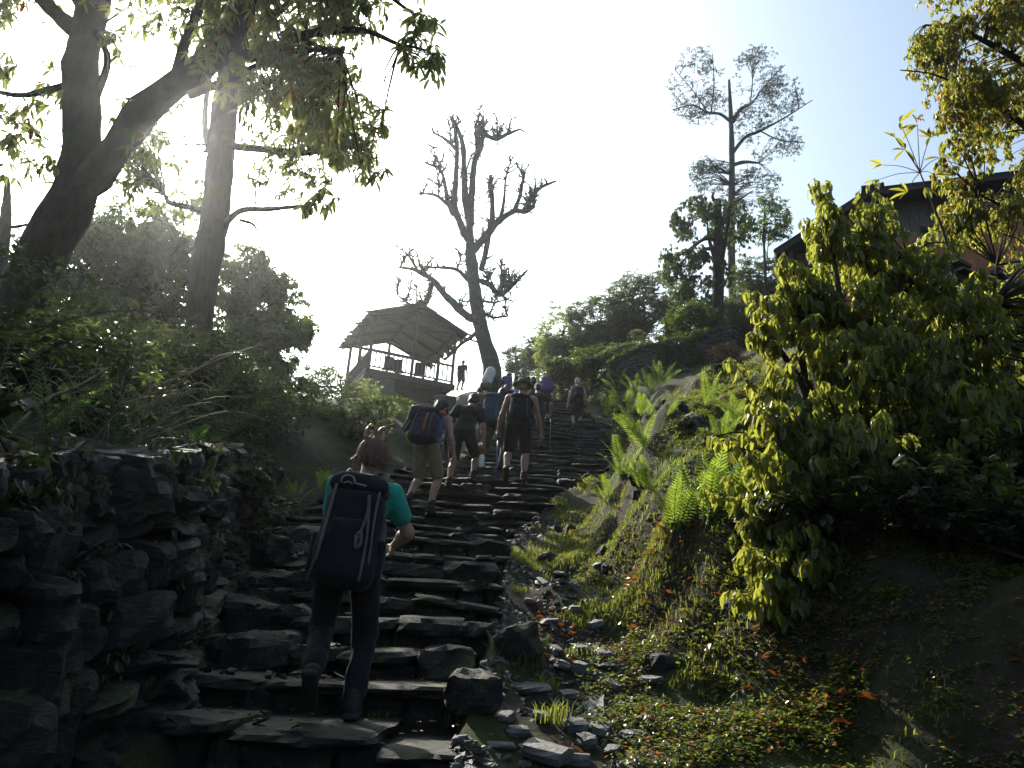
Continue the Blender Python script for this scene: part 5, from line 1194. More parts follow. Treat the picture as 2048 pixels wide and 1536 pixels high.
mb = MB(); mb.tube([L(.12, .0, .54), L(.15, -.06, .56), L(.17, -.10, .50)], .025, 6, 4); mb.build('red_shoulder_strap', C_orange, q.pack)
mb = MB(); mb.tube([L(-.20, .2, .28), L(-.24, .22, .12), L(-.22, .24, .0), L(-.25, .22, -.04)], .008, 5, 4); mb.build('dangling_cord', M_strap, q.pack)
# dark clad man carrying the bottle
f = foot_at(897, 992); q = person('dark haired man in black carrying a white bottle by his right side', f + np.array([0, 0, 0]), 1.80, 6, 20, 6, (.22, .25, .17, 0), 'L', 0, (.34, .16, .74), (-.2, .3, .9), .05, M_skin_tan, C_blk, 'tee', C_dgrey, 'shorts', M_boot, C_dgrey, M_haird, res=.0115, curl=(70, 40), head_down=20)
c = q.grip['R'] + np.array([0, 0, -.02]); bt = thing('water_bottle', 'white translucent bottle with a red loop, hanging from the hand of the man in black', 'bottle', c - np.array([0, 0, .27]))
mb = MB(); mb.lathe(c - np.array([0, 0, .27]), [(.0, 0), (.040, .0), (.045, .01), (.045, .16), (.040, .18), (.030, .195), (.0, .196)], 16); mb.build('bottle_body', mat_plain('milky_plastic', (.72, .73, .72), .3, .05, 10, 0, .5), bt)
mb = MB(); mb.lathe(c - np.array([0, 0, .075]), [(.0, 0), (.032, .0), (.032, .03), (.0, .032)], 14); mb.build('cap', C_orange, bt)
mb = MB(); mb.tube([c + np.array([.03, 0, -.05]), c + np.array([.025, 0, .02]), c + np.array([-.02, 0, .02]), c + np.array([-.03, 0, -.05])], .006, 5, 4); mb.build('carry_loop', C_orange, bt)
# porter with the olive load, mostly hidden
f = head_at(903, 800, 1.62, 12.5, 20); q = person('stooped porter under an olive load, half hidden behind the man in tan shorts', f, 1.62, 0, 30, 0, (-.2, .25, .15, 0), 'R', 0, (.2, .3, .9), (-.2, .3, .9), .05, M_skin_tan, C_olive, 'tee', C_dgrey, 'trousers', M_boot, None, M_haird, res=.02)
backpack(q, 'olive rucksack with a pale rimmed flat lid, behind the grey cap', C_olive, .46, .60, .30, .02, res=.014, lidmat=C_khaki)
# man with the blue pack
f = foot_at(1003, 942); q = person('man in olive trousers standing astride under a blue rucksack', f, 1.82, 22, 10, 4, (-.36, -.10, .0, 0), 'R', 0, (.34, .2, .86), (-.24, .3, .95), .06, M_skin_tan, C_navy, 'tee', C_olive, 'trousers', M_boot, None, M_haird, res=.012, head_down=16, girth=1.05)
backpack(q, 'slate blue rucksack on the man in olive trousers', C_bluepack, .36, .58, .26, -.08, res=.011)
# man with the green bucket hat
f = foot_at(1047, 969); q = person('broad bare armed man in a green bucket hat, black shorts and black rucksack', f, 1.88, 4, 6, 2, (-.18, -.22, .09, -40), 'R', 0, (.33, .16, .84), (-.36, .14, .86), .02, M_skin, C_blk, 'tank', C_blk, 'shorts', M_boot, C_dgrey, M_hairl, C_hat, 'bucket', .0115, 1.15, (60, 75), 4)
backpack(q, 'black daypack on the man with the green bucket hat', C_blk, .34, .50, .20, -.06, res=.011)
gp = q.grip['L']; pole('blue trekking pole planted left of the man with the green hat', gp + np.array([0, .02, .03]), np.array([gp[0] + .0, gp[1] + .08, step_z(gp[0], gp[1] + .08)]), M_blue)
# pale capped hiker in black behind him
f = foot_at(1082, 896); q = person('hiker in black with a pale cap walking just ahead of the green hatted man', f, 1.80, -4, 9, 1, (-.2, .25, .15, 0), 'R', 0, (.33, .24, .95), (-.28, .2, .9), .03, M_skin_tan, C_blk, 'tee', C_dgrey, 'trousers', M_boot, None, M_haird, C_pale, 'cap', .011, 1.05, (75, 40), 8)
gp = q.grip['R']; pole('grey trekking pole held by the hiker in the pale cap', gp + np.array([.02, .0, .03]), np.array([gp[0] + .04, gp[1] + .05, step_z(gp[0] + .04, gp[1] + .05)]), M_steel)
B = Blob(.01); B.rbox(gp + np.array([-.07, .0, -.10]), (.05, .04, .035), None, .012).cap(gp + np.array([-.07, .0, -.10]), gp + np.array([-.07, -.08, -.10]), .028, .026)
cm = thing('camera_bag', 'small dark camera dangling beside the grey trekking pole', 'camera', gp + np.array([-.07, 0, -.14])); B.build('camera_body', M_black, cm, I4, .009, gp + np.array([-.07, 0, -.14]))
mb = MB(); mb.tube([gp + np.array([-.07, 0, -.07]), gp + np.array([-.06, 0, .02]), gp], .006, 5, 3); mb.build('neck_strap', M_black, cm)
# woman in the black dress
f = foot_at(1147, 858); q = person('woman in a black dress and pale head scarf, furthest right on the steps', f, 1.76, -6, 5, 0, (.14, .22, .16, 0), 'L', 0, (.26, .25, .9), (-.30, .12, .74), .03, M_skin, C_blk, 'tank', C_blk, 'skirt', M_boot, None, M_hairl, C_pale, 'scarf', .014, 1.0, fem=True, head_down=4)
backpack(q, 'small dark daypack on the woman in the black dress', C_dgrey, .30, .40, .18, .06, res=.014, lid=False, pockets=False)
# the far group
FAR = [('hiker in a purple shirt left of the blue shirted hiker, half hidden in the group', 1023, 751, 1.78, C_purple, M_haird, None, None, C_purple, 17),
       ('hiker in a light blue shirt between the white bundle and the green hat', 1038, 764, 1.70, C_sky, M_haird, None, None, None, 15),
       ('hiker in a pale aqua top and peaked cap, directly behind the green hat', 1053, 751, 1.76, C_aqua, M_hairl, C_capg, 'cap', None, 16),
       ('tallest bare headed hiker peeping above the pale aqua hiker', 1054, 737, 1.86, C_brown, M_hairl, None, None, None, 18),
       ('dark haired hiker right behind the white bundle', 1000, 752, 1.78, C_navy, M_haird, None, None, C_blk, 16),
       ('hiker with a purple rucksack between the pale cap and the black dress', 1101, 753, 1.78, C_blk, M_hairl, None, None, C_purple, 18)]
for lab, px, py, H, c, hr_, ht, hk, pk, y0 in FAR:
    f = head_at(px, py, H, y0, y0 + 6); q = person(lab, f, H, random.uniform(-10, 10), 12, 0, (-.18, .22, .15, 0), 'R', 0, (.26, .2, .85), (-.26, .2, .85), .03, M_skin, c, 'tee', C_dgrey, 'trousers', M_boot, None, hr_, ht, hk, .017, head_down=6)
    if pk: backpack(q, {C_purple: ('purple rucksack in the far group, carried beside the black dress' if px > 1050 else 'purple rucksack on the purple shirted hiker'), C_blk: 'black rucksack on the hiker right behind the white bundle'}[pk], pk, .34, .5, .22, .02, res=.02)
for lab, px, py, H, c, hk, pk, y0 in [('hiker in navy with a dark rucksack just left of the green hat', 1024, 775, 1.74, C_navy, None, C_dgrey, 15), ('dark clad hiker with a black rucksack just right of the green hat', 1078, 758, 1.80, C_dgrey, None, C_blk, 18.5), ('bare headed hiker in grey between the blue rucksack and the blue shirt', 1012, 762, 1.72, C_dgrey, None, None, 19.5)]:
    f = head_at(px, py, H, y0, y0 + 5); q = person(lab, f, H, random.uniform(-10, 10), 12, 0, (-.18, .22, .15, 0), 'R', 0, (.26, .2, .85), (-.26, .2, .85), .03, M_skin_tan, c, 'tee', C_blk, 'trousers', M_boot, None, M_haird, None, hk, .017, head_down=6)
    if pk: backpack(q, 'dark rucksack left of the green hat, on the hiker in navy' if px < 1050 else 'black rucksack right of the green hat, on the dark clad hiker', pk, .34, .5, .22, -.04, res=.02)
# porter with the white bundle
f = head_at(968, 772, 1.62, 16, 24); q = person('porter stooping under a tall white bundle, ahead of the blue rucksack', f, 1.62, 0, 22, 0, (-.18, .22, .15, 0), 'R', 0, (.2, .3, 1.1), (-.2, .3, 1.1), .04, M_skin_tan, C_brown, 'tee', C_dgrey, 'trousers', M_boot, None, M_haird, res=.02)
c = P(977, 752, f[1] - .15); bd = thing('bundle', 'tall rounded white bundle with a tan base on the porter\'s back', 'bundle', c - np.array([0, 0, .3]))
B = Blob(.05, .015, 6); B.cap(c - np.array([.03, 0, .12]), c + np.array([.05, 0, .12]), .15, .135); B.build('white_cover', C_white, bd, I4, .016, c - np.array([0, 0, .3]))
B = Blob(.04, .01, 8); B.rbox(c + np.array([-.06, 0, -.30]), (.15, .13, .09), None, .06); B.build('tan_roll', C_khaki, bd, I4, .016, c - np.array([0, 0, .3]))
# man by the pavilion
f = P(924, 783, 34.6); f[2] = land1(f[0], f[1]); q = person('man with a walking pole standing alone on the crest beside the pavilion', f, 1.62, 20, 6, 1, (-.2, .1, .03, 0), 'R', 0, (.30, .1, .80), (-.26, .05, .8), .0, M_skin_tan, C_dgrey, 'tee', C_khaki, 'shorts', M_boot, None, M_haird, res=.02, head_down=4, group=None, girth=1.15)
gp = q.grip['R']; pole('thin walking pole of the man beside the pavilion', gp, np.array([gp[0] + .18, gp[1], land1(gp[0] + .18, gp[1])]), M_steel)



# ---------------------------------------------------------------- ferns
def frond_mesh(name, seed, mat, n=19):
    rg = np.random.default_rng(seed); mb = MB(); Ms = []
    bend = rg.uniform(.25, .6)
    s = np.linspace(0, 1, n + 3); ang = -bend * 1.6 * s ** 2; x = np.concatenate([[0], np.cumsum(np.cos(ang[:-1]) / (n + 2))]); z = np.concatenate([[0], np.cumsum(np.sin(ang[:-1]) / (n + 2))])
    c = np.stack([x, 0 * x + .03 * np.sin(s * 3 + seed), z], 1); mb.tube(c[::3], np.linspace(.008, .002, len(c[::3])), 4, cap=False)
    for k in range(3, n + 2):
        t = s[k]; L = .17 * math.sin(math.pi * min(1, (.12 + .88 * (t - .1)) ** .75)) + .012
        for sx in (-1, 1):
            d = unit([.42 + .3 * t, sx, -.10 + rg.normal(0, .06)]); R = frames(d[None])[0]; A = np.eye(4); A[:3, :3] = R * np.array([L, .026, L * .5]); A[:3, 3] = c[k]; Ms.append(A)
    join_leaves(mb, np.array(Ms), leaf_template([(.18, 1.0), (.55, .75)], .12, .2)); return mb.mesh(name, mat, smooth=False)
FROND = [frond_mesh('frond', k, M_fern) for k in range(4)]; FROND_D = [frond_mesh('frond', k + 9, M_fern_shade) for k in range(4)]
def fern(label, base, n=8, L=.7, spread=(45, 80), az=None, group='ferns on the banks', kinds=None):
    t = thing('fern', label, 'fern', base, group)
    for k in range(n):
        a = random.uniform(0, 6.283) if az is None else math.radians(random.gauss(az, 45)); el = math.radians(random.uniform(*spread)); l = L * random.uniform(.7, 1.1)
        M = Matrix.Translation((random.gauss(0, .04), random.gauss(0, .04), -.02)) @ Matrix.Rotation(a, 4, 'Z') @ Matrix.Rotation(-el, 4, 'Y') @ Matrix.Rotation(random.gauss(0, .5), 4, 'X') @ Matrix.Scale(l, 4)
        place('frond', random.choice(kinds or FROND), t, M)
for lab, px, py, n, L in [
        ('bright sunlit fern in the corner against the drooping bush, largest of the ferns', 1410, 1050, 13, 190), ('bright fern at the left end of the sunlit fern clump beside the drooping bush', 1352, 1058, 10, 150), ('bright fern tucked half under the drooping bush leaves', 1455, 1040, 10, 150),
        ('tall upright fern on the mossy mound above the steps', 1298, 905, 8, 115), ('yellowing fern low on the mossy mound, right beside the upper steps', 1250, 960, 8, 95), ('single tall fern frond standing on the mound top', 1338, 832, 3, 60),
        ('tall pale fern on the skyline of the mound beneath the brown shrub', 1415, 822, 6, 75), ('fern behind the drooping bush, at the right end of the mound', 1478, 855, 7, 85), ('dark fern in the shade between mound and drooping bush', 1440, 885, 7, 80),
        ('small fern overhanging the bank at the edge of the upper steps', 1215, 1005, 7, 80), ('ragged fern at the foot of the mossy mound', 1292, 985, 8, 90),
        ('pair of small bright fronds on a dark boulder beside the lower steps', 1000, 1312, 4, 62), ('little bright fern right of the dark boulder by the gully', 1062, 1300, 3, 55),
        ('bright fern on the slope left of the man in tan shorts', 822, 892, 9, 65), ('bright fern above the left edge of the steps, left of the woman', 648, 985, 9, 60), ('drooping fern over the left edge of the steps', 590, 1005, 7, 60)]:
    b = on_land(px, py); fern(lab, b, n, L / 1500 * proj(b)[2])
for k, (px, py) in enumerate([(1222, 840), (1245, 815), (1275, 800), (1300, 790), (1262, 845), (1320, 775), (1235, 790), (1290, 830)]):
    b = on_land(px, py); fern('dark green fern in the shaded fern bank below the terrace wall', b, 7, 58 / 1500 * proj(b)[2], kinds=FROND, group='shaded ferns below the terrace wall')
for lab, x, y, n, L in [('tall dark fern arching up in front of the grey trunk', -2.75, 6.3, 9, 1.05), ('dark fern on the wall top beneath the tall arching fern', -2.35, 5.3, 9, .8), ('dark fern hanging over the wall top at its upper end', -3.05, 8.3, 9, .85),
                        ('large dark fern where the wall ends beside the steps', -3.1, 9.5, 10, .9), ('dark fern on the wall top near the dead stalks', -2.25, 4.4, 8, .6), ('low dark fern on the nearest part of the wall top', -2.2, 3.5, 7, .5)]:
    fern(lab, np.array([x, y, land1(x, y)]), n, L * .85, (30, 78), group='dark ferns on the left wall', kinds=FROND_D)
# ---------------------------------------------------------------- shrubs and brush on the left wall
def shrub(label, x, y, h, r, n, mat, L=(.05, .09), seed=0, group='dark shrubs on top of the left wall', hang=(-.3, .5)):
    rg = np.random.default_rng(seed + 300); b = np.array([x, y, land1(x, y)]); t = thing('shrub', label, 'shrub', b, group); mb = MB(); N = []
    vols = [((x + rg.normal(0, r * .5), y + rg.normal(0, r * .5), b[2] + h * f), (r, r, h * .38), 1) for f in (.35, .6, .75)]
    for k in range(9):
        e = np.array(vols[k % 3][0]) + rg.normal(0, .5, 3) * np.array([r, r, h * .3]); q = np.array([b - np.array([0, 0, .05]), b + (e - b) * .5 + rg.normal(0, .06, 3), e]); mb.tube(q, [.018, .012, .004], 5, 4, cap=False); N.append(smooth_line(q, np.ones(3), 5)[0])
    pp = clump_points(vols, n, 3.0, -.1, seed * 1.3, .3, rg); twigs_to(mb, pp, np.concatenate(N), .007, .003, 4, .1, 90, rg, 1.2); mb.build('stem', M_twig, t)
    m2 = MB(); join_leaves(m2, rosettes(pp, (4, 6), L, .55, hang, rng=rg), LT_MID if y < 5.6 else LT_FAR); m2.build('foliage', mat, t, smooth=False, kind='stuff')
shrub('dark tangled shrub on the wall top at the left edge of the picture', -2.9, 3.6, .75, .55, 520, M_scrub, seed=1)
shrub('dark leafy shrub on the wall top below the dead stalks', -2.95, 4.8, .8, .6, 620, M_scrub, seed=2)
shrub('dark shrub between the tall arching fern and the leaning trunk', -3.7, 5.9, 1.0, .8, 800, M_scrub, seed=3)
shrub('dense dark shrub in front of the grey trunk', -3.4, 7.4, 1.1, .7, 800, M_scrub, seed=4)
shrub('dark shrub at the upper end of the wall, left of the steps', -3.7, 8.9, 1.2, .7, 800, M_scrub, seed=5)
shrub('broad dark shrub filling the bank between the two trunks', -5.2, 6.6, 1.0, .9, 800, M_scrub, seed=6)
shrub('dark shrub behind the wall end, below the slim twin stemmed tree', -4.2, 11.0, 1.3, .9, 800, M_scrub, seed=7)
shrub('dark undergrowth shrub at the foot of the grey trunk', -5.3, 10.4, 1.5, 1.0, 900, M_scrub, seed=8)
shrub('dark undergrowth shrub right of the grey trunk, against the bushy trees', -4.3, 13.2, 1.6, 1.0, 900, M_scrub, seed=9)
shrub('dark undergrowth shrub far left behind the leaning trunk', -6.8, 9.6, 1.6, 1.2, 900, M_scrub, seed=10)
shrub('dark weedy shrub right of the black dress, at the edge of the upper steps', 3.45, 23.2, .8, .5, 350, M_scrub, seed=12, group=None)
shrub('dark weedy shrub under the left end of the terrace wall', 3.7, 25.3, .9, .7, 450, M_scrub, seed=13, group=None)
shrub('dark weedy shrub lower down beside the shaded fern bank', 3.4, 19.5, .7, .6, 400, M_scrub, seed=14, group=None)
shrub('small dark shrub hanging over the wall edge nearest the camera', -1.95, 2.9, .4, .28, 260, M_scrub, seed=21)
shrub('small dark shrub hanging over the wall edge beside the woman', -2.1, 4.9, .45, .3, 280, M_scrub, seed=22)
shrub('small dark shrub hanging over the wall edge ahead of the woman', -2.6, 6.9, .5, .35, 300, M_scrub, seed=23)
shrub('low leafy shrub on the slope left of the bright fern', -2.9, 13.6, .8, .6, 450, M_olive, seed=11, group=None)
rg = np.random.default_rng(33)
t = thing('brushwood', 'tangle of dead bare stalks and bramble stems on top of the left wall', 'brushwood', (-2.8, 4.2, land1(-2.8, 4.2))); mb = MB()
for k in range(150):
    a = P(rg.uniform(-30, 330), rg.uniform(760, 900), rg.uniform(3.8, 5.6)); d = np.array([rg.normal(.2, .5), rg.normal(0, .4), rg.uniform(.05, .55)]); l = rg.uniform(.25, .75)
    mb.tube([a, a + d * l * .6 + np.array([0, 0, .08]), a + d * l * 1.1 - np.array([0, 0, .06])], [.0042, .0032, .0015], 4, 4, cap=False)
mb.build('stalk', M_straw, t, kind='stuff')
mb = MB(); mb.tube([P(20, 865, 3.6), P(90, 800, 3.8), P(150, 775, 3.9), P(215, 738, 4.0)], [.010, .009, .007, .004], 6, 4); tag(mb.build('stick', M_straw), 'long pale dead stick slanting out of the brush at the left edge', 'stick')
mb = MB(); mb.tube([P(70, 665, 4.4), P(150, 635, 4.5), P(240, 621, 4.6), P(310, 628, 4.7), P(352, 648, 4.8)], [.007, .006, .005, .004, .002], 5, 5); tag(mb.build('arching_bramble', M_twig), 'thin bramble stem arching across in front of the two trunks', 'bramble')
for lab, pts in [('tall dry weed with pale bristly whorls, in front of the grey trunk', [(285, 830), (300, 770), (315, 705), (325, 660)]), ('short pale weed with whorled leaves left of the tall dry weed', [(228, 760), (234, 735), (245, 710)]), ('pale tufted weed stalk bent over at the far left', [(35, 730), (90, 690), (150, 655), (185, 650)])]:
    w = [P(x, y, 4.6) for x, y in pts]; t = thing('weed', lab, 'weed', w[0]); mb = MB(); mb.tube(w, np.linspace(.006, .003, len(w)), 5, 4); mb.build('stem', M_straw, t)
    c = smooth_line(np.array(w), np.ones(len(w)), 6)[0][::2]; m2 = MB(); join_leaves(m2, rosettes(c, (5, 8), (.03, .07), .22, (-.3, .2), rng=rg), LT_MID); m2.build('foliage', M_light, t, smooth=False)
pp = np.array([P(rg.uniform(0, 330), rg.uniform(690, 850), rg.uniform(3.9, 5.2)) for _ in range(60)])
t = thing('bramble_leaves', 'scattered pale green bramble leaves catching light on the left wall top', 'brambles', (-2.6, 4.4, land1(-2.6, 4.4)))
Ms = rosettes(pp, (2, 4), (.035, .075), .6, (-.1, .6), rng=rg); leaf_parts(t, Ms, LT_BIG, M_light, 170)
for o in list(t.children):
    if o.name.startswith('foliage') and len(o.data.polygons) == 0: bpy.data.objects.remove(o)
def flat_leaf_(p):
    L = random.uniform(.02, .055)
    return Matrix.Translation(p) @ Matrix.Rotation(random.uniform(0, 6.28), 4, 'Z') @ Matrix.Rotation(random.gauss(0, .3), 4, 'X') @ Matrix.Diagonal((L, L * .45, L * .5, 1))
# ---------------------------------------------------------------- grass, moss, ground cover
def blades(name, label, pts, L, mat, wid=.006, per=1, rng=RNG, far=False):
    n = len(pts); az = rng.uniform(0, 6.283, n); ln = rng.uniform(L[0], L[1], n); lean = rng.uniform(.1, .8, n); w = wid * rng.uniform(.7, 1.4, n)
    d = np.stack([np.cos(az), np.sin(az), 0 * az], 1); s = np.stack([-np.sin(az), np.cos(az), 0 * az], 1); up = np.array([[0, 0, 1.0]])
    m = pts + d * (ln * lean * .3)[:, None] + up * (ln * .6)[:, None]; e = pts + d * (ln * lean)[:, None] + up * (ln * (1 - .25 * lean))[:, None]
    V_ = np.stack([pts - s * w[:, None], pts + s * w[:, None], m + s * w[:, None] * .8, m - s * w[:, None] * .8, e], 1); o = (np.arange(n) * 5)[:, None]
    mb = MB()
    if far: mb.add(V_[:, [0, 1, 4]], None, (np.arange(n) * 3)[:, None] + np.array([[0, 1, 2]]))
    else: mb.add(V_, o + np.array([[0, 1, 2, 3]]), o + np.array([[3, 2, 4]])); ob = mb.build(name, mat, smooth=False); ob['kind'] = 'stuff'; ob['label'] = label; return ob
def scatter(n, x0, x1, y0, y1, mask, rng=RNG):
    out = []
    while sum(map(len, out)) < n:
        x = rng.uniform(x0, x1, n * 2); y = y0 + (y1 - y0) * rng.uniform(0, 1, n * 2) ** 1.3; k = mask(x, y) > rng.uniform(0, 1, n * 2); out.append(np.stack([x[k], y[k]], 1))
    p = np.concatenate(out)[:n]; return np.column_stack([p, land(p[:, 0], p[:, 1])])
def m_right(x, y):
    eR = x - XR(y); e0 = E0(y); return np.maximum(sstep(e0 - .25, e0 + .25, eR), (y > 8.5) * (eR > .12)) * sstep(-.25, .25, n2(x, y, 1.1, 3, 21.0) + .2) * (eR < 6) * (1 - sstep(1.9, 2.4, x) * (y < 7.5))
def m_gully(x, y):
    eR = x - XR(y); return (eR > .02) * sstep(.15, .5, n2(x, y, 1.6, 3, 4.0)) * (eR < 1.4) * (y > 5.0)
def m_left(x, y):
    eL = XL(y) - x; return (eL > .15) * (y > 9) * sstep(-.2, .3, n2(x, y, .9, 3, 8.0)) * (eL < 5)
rg = np.random.default_rng(91)
blades('grass', 'short grass and moss on the right bank', scatter(62000, .3, 7, 3.6, 22, m_right, rg), (.02, .08), M_grass, .004, rng=rg)
blades('far_grass', 'rough grass on the upper right slope', scatter(26000, 1.5, 14, 15, 36, lambda x, y: (x - XR(y) > .1) * sstep(-.5, .2, n2(x, y, .7, 3, 51.0)), rg), (.08, .22), M_grass, .015, rng=rg, far=True)
blades('gully_grass', 'short grass on the mossy humps beside the gully', scatter(14000, .1, 3, 4.8, 16, m_gully, rg), (.02, .07), M_grass, .003, rng=rg)
blades('left_grass', 'grass on the left bank below the pavilion', scatter(30000, -8, -.5, 9, 32, m_left, rg), (.04, .14), M_grass, .008, rng=rg, far=True)
pts = []
for (ya, yb, zt, x0, x1) in STEPS:                    # tufts growing in the joints of the steps
    for k in range(5 if ya < 9 else 4):
        x = random.uniform(x0 + .3, x1); n = random.randint(6, 30)
        if random.random() < .6: pts.append(np.column_stack([rg.normal(x, .05, n), rg.normal(yb - .02, .02, n), np.full(n, zt - .02)]))
blades('step_tufts', 'tiny grass tufts in the joints of the steps', np.concatenate(pts), (.02, .08), M_grass, .0035, rng=rg)
for lab, px, py in [('bright green grass tuft among the loose stones, right of the lower steps', 1108, 1445), ('feathery green weed tuft above the grass tuft in the gully', 1098, 1385), ('grassy tuft at the foot of the dark boulder', 1050, 1340)]:
    c = on_land(px, py); n = 70; pts = np.column_stack([rg.normal(c[0], .045, n), rg.normal(c[1], .045, n), np.full(n, c[2] - .01)]); o = blades('grass_tuft', lab, pts, (.07, .16), M_grass, .003, rng=rg); del o['kind']; o['category'] = 'grass tuft'; o['kind'] = 'thing'
def m_cover(x, y):
    eR = x - XR(y); return sstep(.55, 1.1, eR + .35 * n2(x, y, 1.5, 2, 2.0)) * (1 - sstep(5.0, 6.2, y)) * sstep(-.35, .2, n2(x, y, 2.2, 3, 6.0)) * (1 - .85 * sstep(1.5, 2.1, x) * sstep(3.2, 3.9, y))
pts = scatter(15000, .5, 3.6, 2.0, 6.2, m_cover, rg); pts[:, 2] += rg.uniform(.005, .06, len(pts))
mb = MB(); join_leaves(mb, rosettes(pts, (4, 6), (.014, .038), .68, (-.25, .35), rng=rg), LT_FAR); o = mb.build('ground_cover', M_cover, smooth=False); o['kind'] = 'stuff'; o['label'] = 'small leaved ground cover at lower right'
pts = scatter(11000, .5, 6.0, 4.2, 17.0, lambda x, y: sstep(E0(y) - .2, E0(y) + .1, x - XR(y)) * sstep(-.1, .3, n2(x, y, 2.0, 3, 16.0)) * (x - XR(y) < 3.5), rg); pts[:, 2] += rg.uniform(.005, .05, len(pts))
mb = MB(); join_leaves(mb, rosettes(pts, (4, 6), (.015, .05), .55, (-.35, .45), rng=rg), LT_FAR); o = mb.build('bank_plants', M_cover, smooth=False); o['kind'] = 'stuff'; o['label'] = 'small plants matting the mossy bank below the bright bush'
for k, (x, y, h, r) in enumerate([(2.75, 4.7, .55, .5), (3.5, 5.2, .6, .6), (3.3, 4.2, .4, .45), (2.2, 4.9, .35, .35), (4.1, 5.4, .7, .6)]):  # dark shrubs added to fill the black void under the bush
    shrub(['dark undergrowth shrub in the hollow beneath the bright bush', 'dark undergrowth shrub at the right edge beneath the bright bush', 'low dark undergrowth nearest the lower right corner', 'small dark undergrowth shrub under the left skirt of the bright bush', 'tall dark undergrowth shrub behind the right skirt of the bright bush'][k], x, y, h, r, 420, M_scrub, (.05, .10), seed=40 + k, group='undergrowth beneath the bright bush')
pp = []
for (xa, ya), (xb, yb) in zip([(3.9, 27.6), (5.0, 26.6), (6.2, 25.6)], [(5.0, 26.6), (6.2, 25.6), (7.6, 24.6)]):
    for k in range(420):
        t_ = rg.uniform(); x, y = xa + (xb - xa) * t_, ya + (yb - ya) * t_; hh = rg.uniform(0, 1.3)
        if n2(np.array([x * 1.5]), np.array([hh * 1.5]), 1.0, 2, 44.0)[0] > -.05: pp.append((x - .17 + rg.normal(0, .04), y - .2 + rg.normal(0, .04), land1(x, y) + hh))
mb = MB(); join_leaves(mb, rosettes(np.array(pp), (4, 6), (.06, .14), .45, (.1, .8), rng=rg), LT_FAR); o = mb.build('wall_creeper', M_dark, smooth=False); o['kind'] = 'stuff'; o['label'] = 'small plants hanging on the terrace wall'
pp = np.array([[x, y, step_z(x, y) + .012] for x, y in zip(rg.uniform(-2.2, .1, 260), rg.uniform(2.5, 9, 260)) if XL(y) - .1 < x < XR(y)])
mb = MB(); join_leaves(mb, np.array([np.array(flat_leaf_(p)) for p in pp]), LT_MID); o = mb.build('step_litter', M_dead, smooth=False); o['kind'] = 'stuff'; o['label'] = 'few dead leaves and crumbs lying on the steps'
# fallen leaves
mb = MB(); mb.add(*LT_BIG); lm = mb.mesh('fallen_leaf', M_dead, smooth=False)
def flat_leaf(p, L, W=.5):
    return Matrix.Translation(p) @ Matrix.Rotation(random.uniform(0, 6.28), 4, 'Z') @ Matrix.Rotation(random.gauss(0, .5), 4, 'X') @ Matrix.Rotation(random.gauss(0, .4), 4, 'Y') @ Matrix.Diagonal((L, L * W, L * .7, 1))
for px, py in [(1388, 1440), (1378, 1470), (1450, 1455), (1455, 1478), (1560, 1470), (1590, 1480), (1600, 1440), (1510, 1468), (1365, 1495), (1430, 1500), (1530, 1520), (1640, 1500), (1655, 1505), (1700, 1490), (1705, 1487), (1415, 1300), (1550, 1330), (1585, 1310), (1690, 1405), (1880, 1430), (1885, 1445), (1580, 1480), (1145, 1508), (1140, 1515), (1405, 1530), (1480, 1395), (1760, 1440), (1600, 1428), (1210, 1000), (1245, 955)]:
    p = on_land(px, py); p[2] += .035; o = place('fallen_leaf', lm, None, flat_leaf(p, random.uniform(.06, .11))); tag(o, 'dry red brown fallen leaf lying among the low plants', 'leaf', 'dry fallen leaves on the ground')
pts = scatter(5200, .3, 3.8, 2.0, 6.8, lambda x, y: (x - XR(y) > .1) * sstep(-.3, .4, n2(x, y, 1.4, 2, 12.0)), rg); mb = MB(); pts[:, 2] += .015
join_leaves(mb, np.array([np.array(flat_leaf(p, random.uniform(.03, .08))) for p in pts]), LT_FAR); o = mb.build('leaf_litter', M_dead, smooth=False); o['kind'] = 'stuff'; o['label'] = 'brown leaf litter on the ground'
pw = []
for k in range(1300):
    y = rg.uniform(2.0, 9.2); h = rg.uniform(.05, 1.02) ** .55 * float(HW(y)); x = float(XL(y)) - .12 - .16 * h + rg.normal(0, .03)
    if n2(np.array([y]), np.array([h * 2]), 1.3, 2, 5.0)[0] > -.05: pw.append((x + .04, y, float(path_z(y)) + h))
for k in range(1500):                              # plants spilling over the top of the wall
    y = rg.uniform(2.0, 9.4); x = float(XL(y)) - .42 + abs(rg.normal(0, .13)); drop = rg.uniform(0, .22) * (x > float(XL(y)) - .38)
    if n2(np.array([y * 1.2]), np.array([x]), 1.1, 2, 15.0)[0] > -.25: pw.append((x, y, float(path_z(y)) + float(HW(y)) + rg.uniform(.02, .16) - drop))
mb = MB(); join_leaves(mb, rosettes(np.array(pw), (3, 6), (.02, .065), .5, (.2, .95), rng=rg), LT_MID); o = mb.build('wall_plants', M_scrub, smooth=False); o['kind'] = 'stuff'; o['label'] = 'small dark plants rooted in the joints of the left wall'
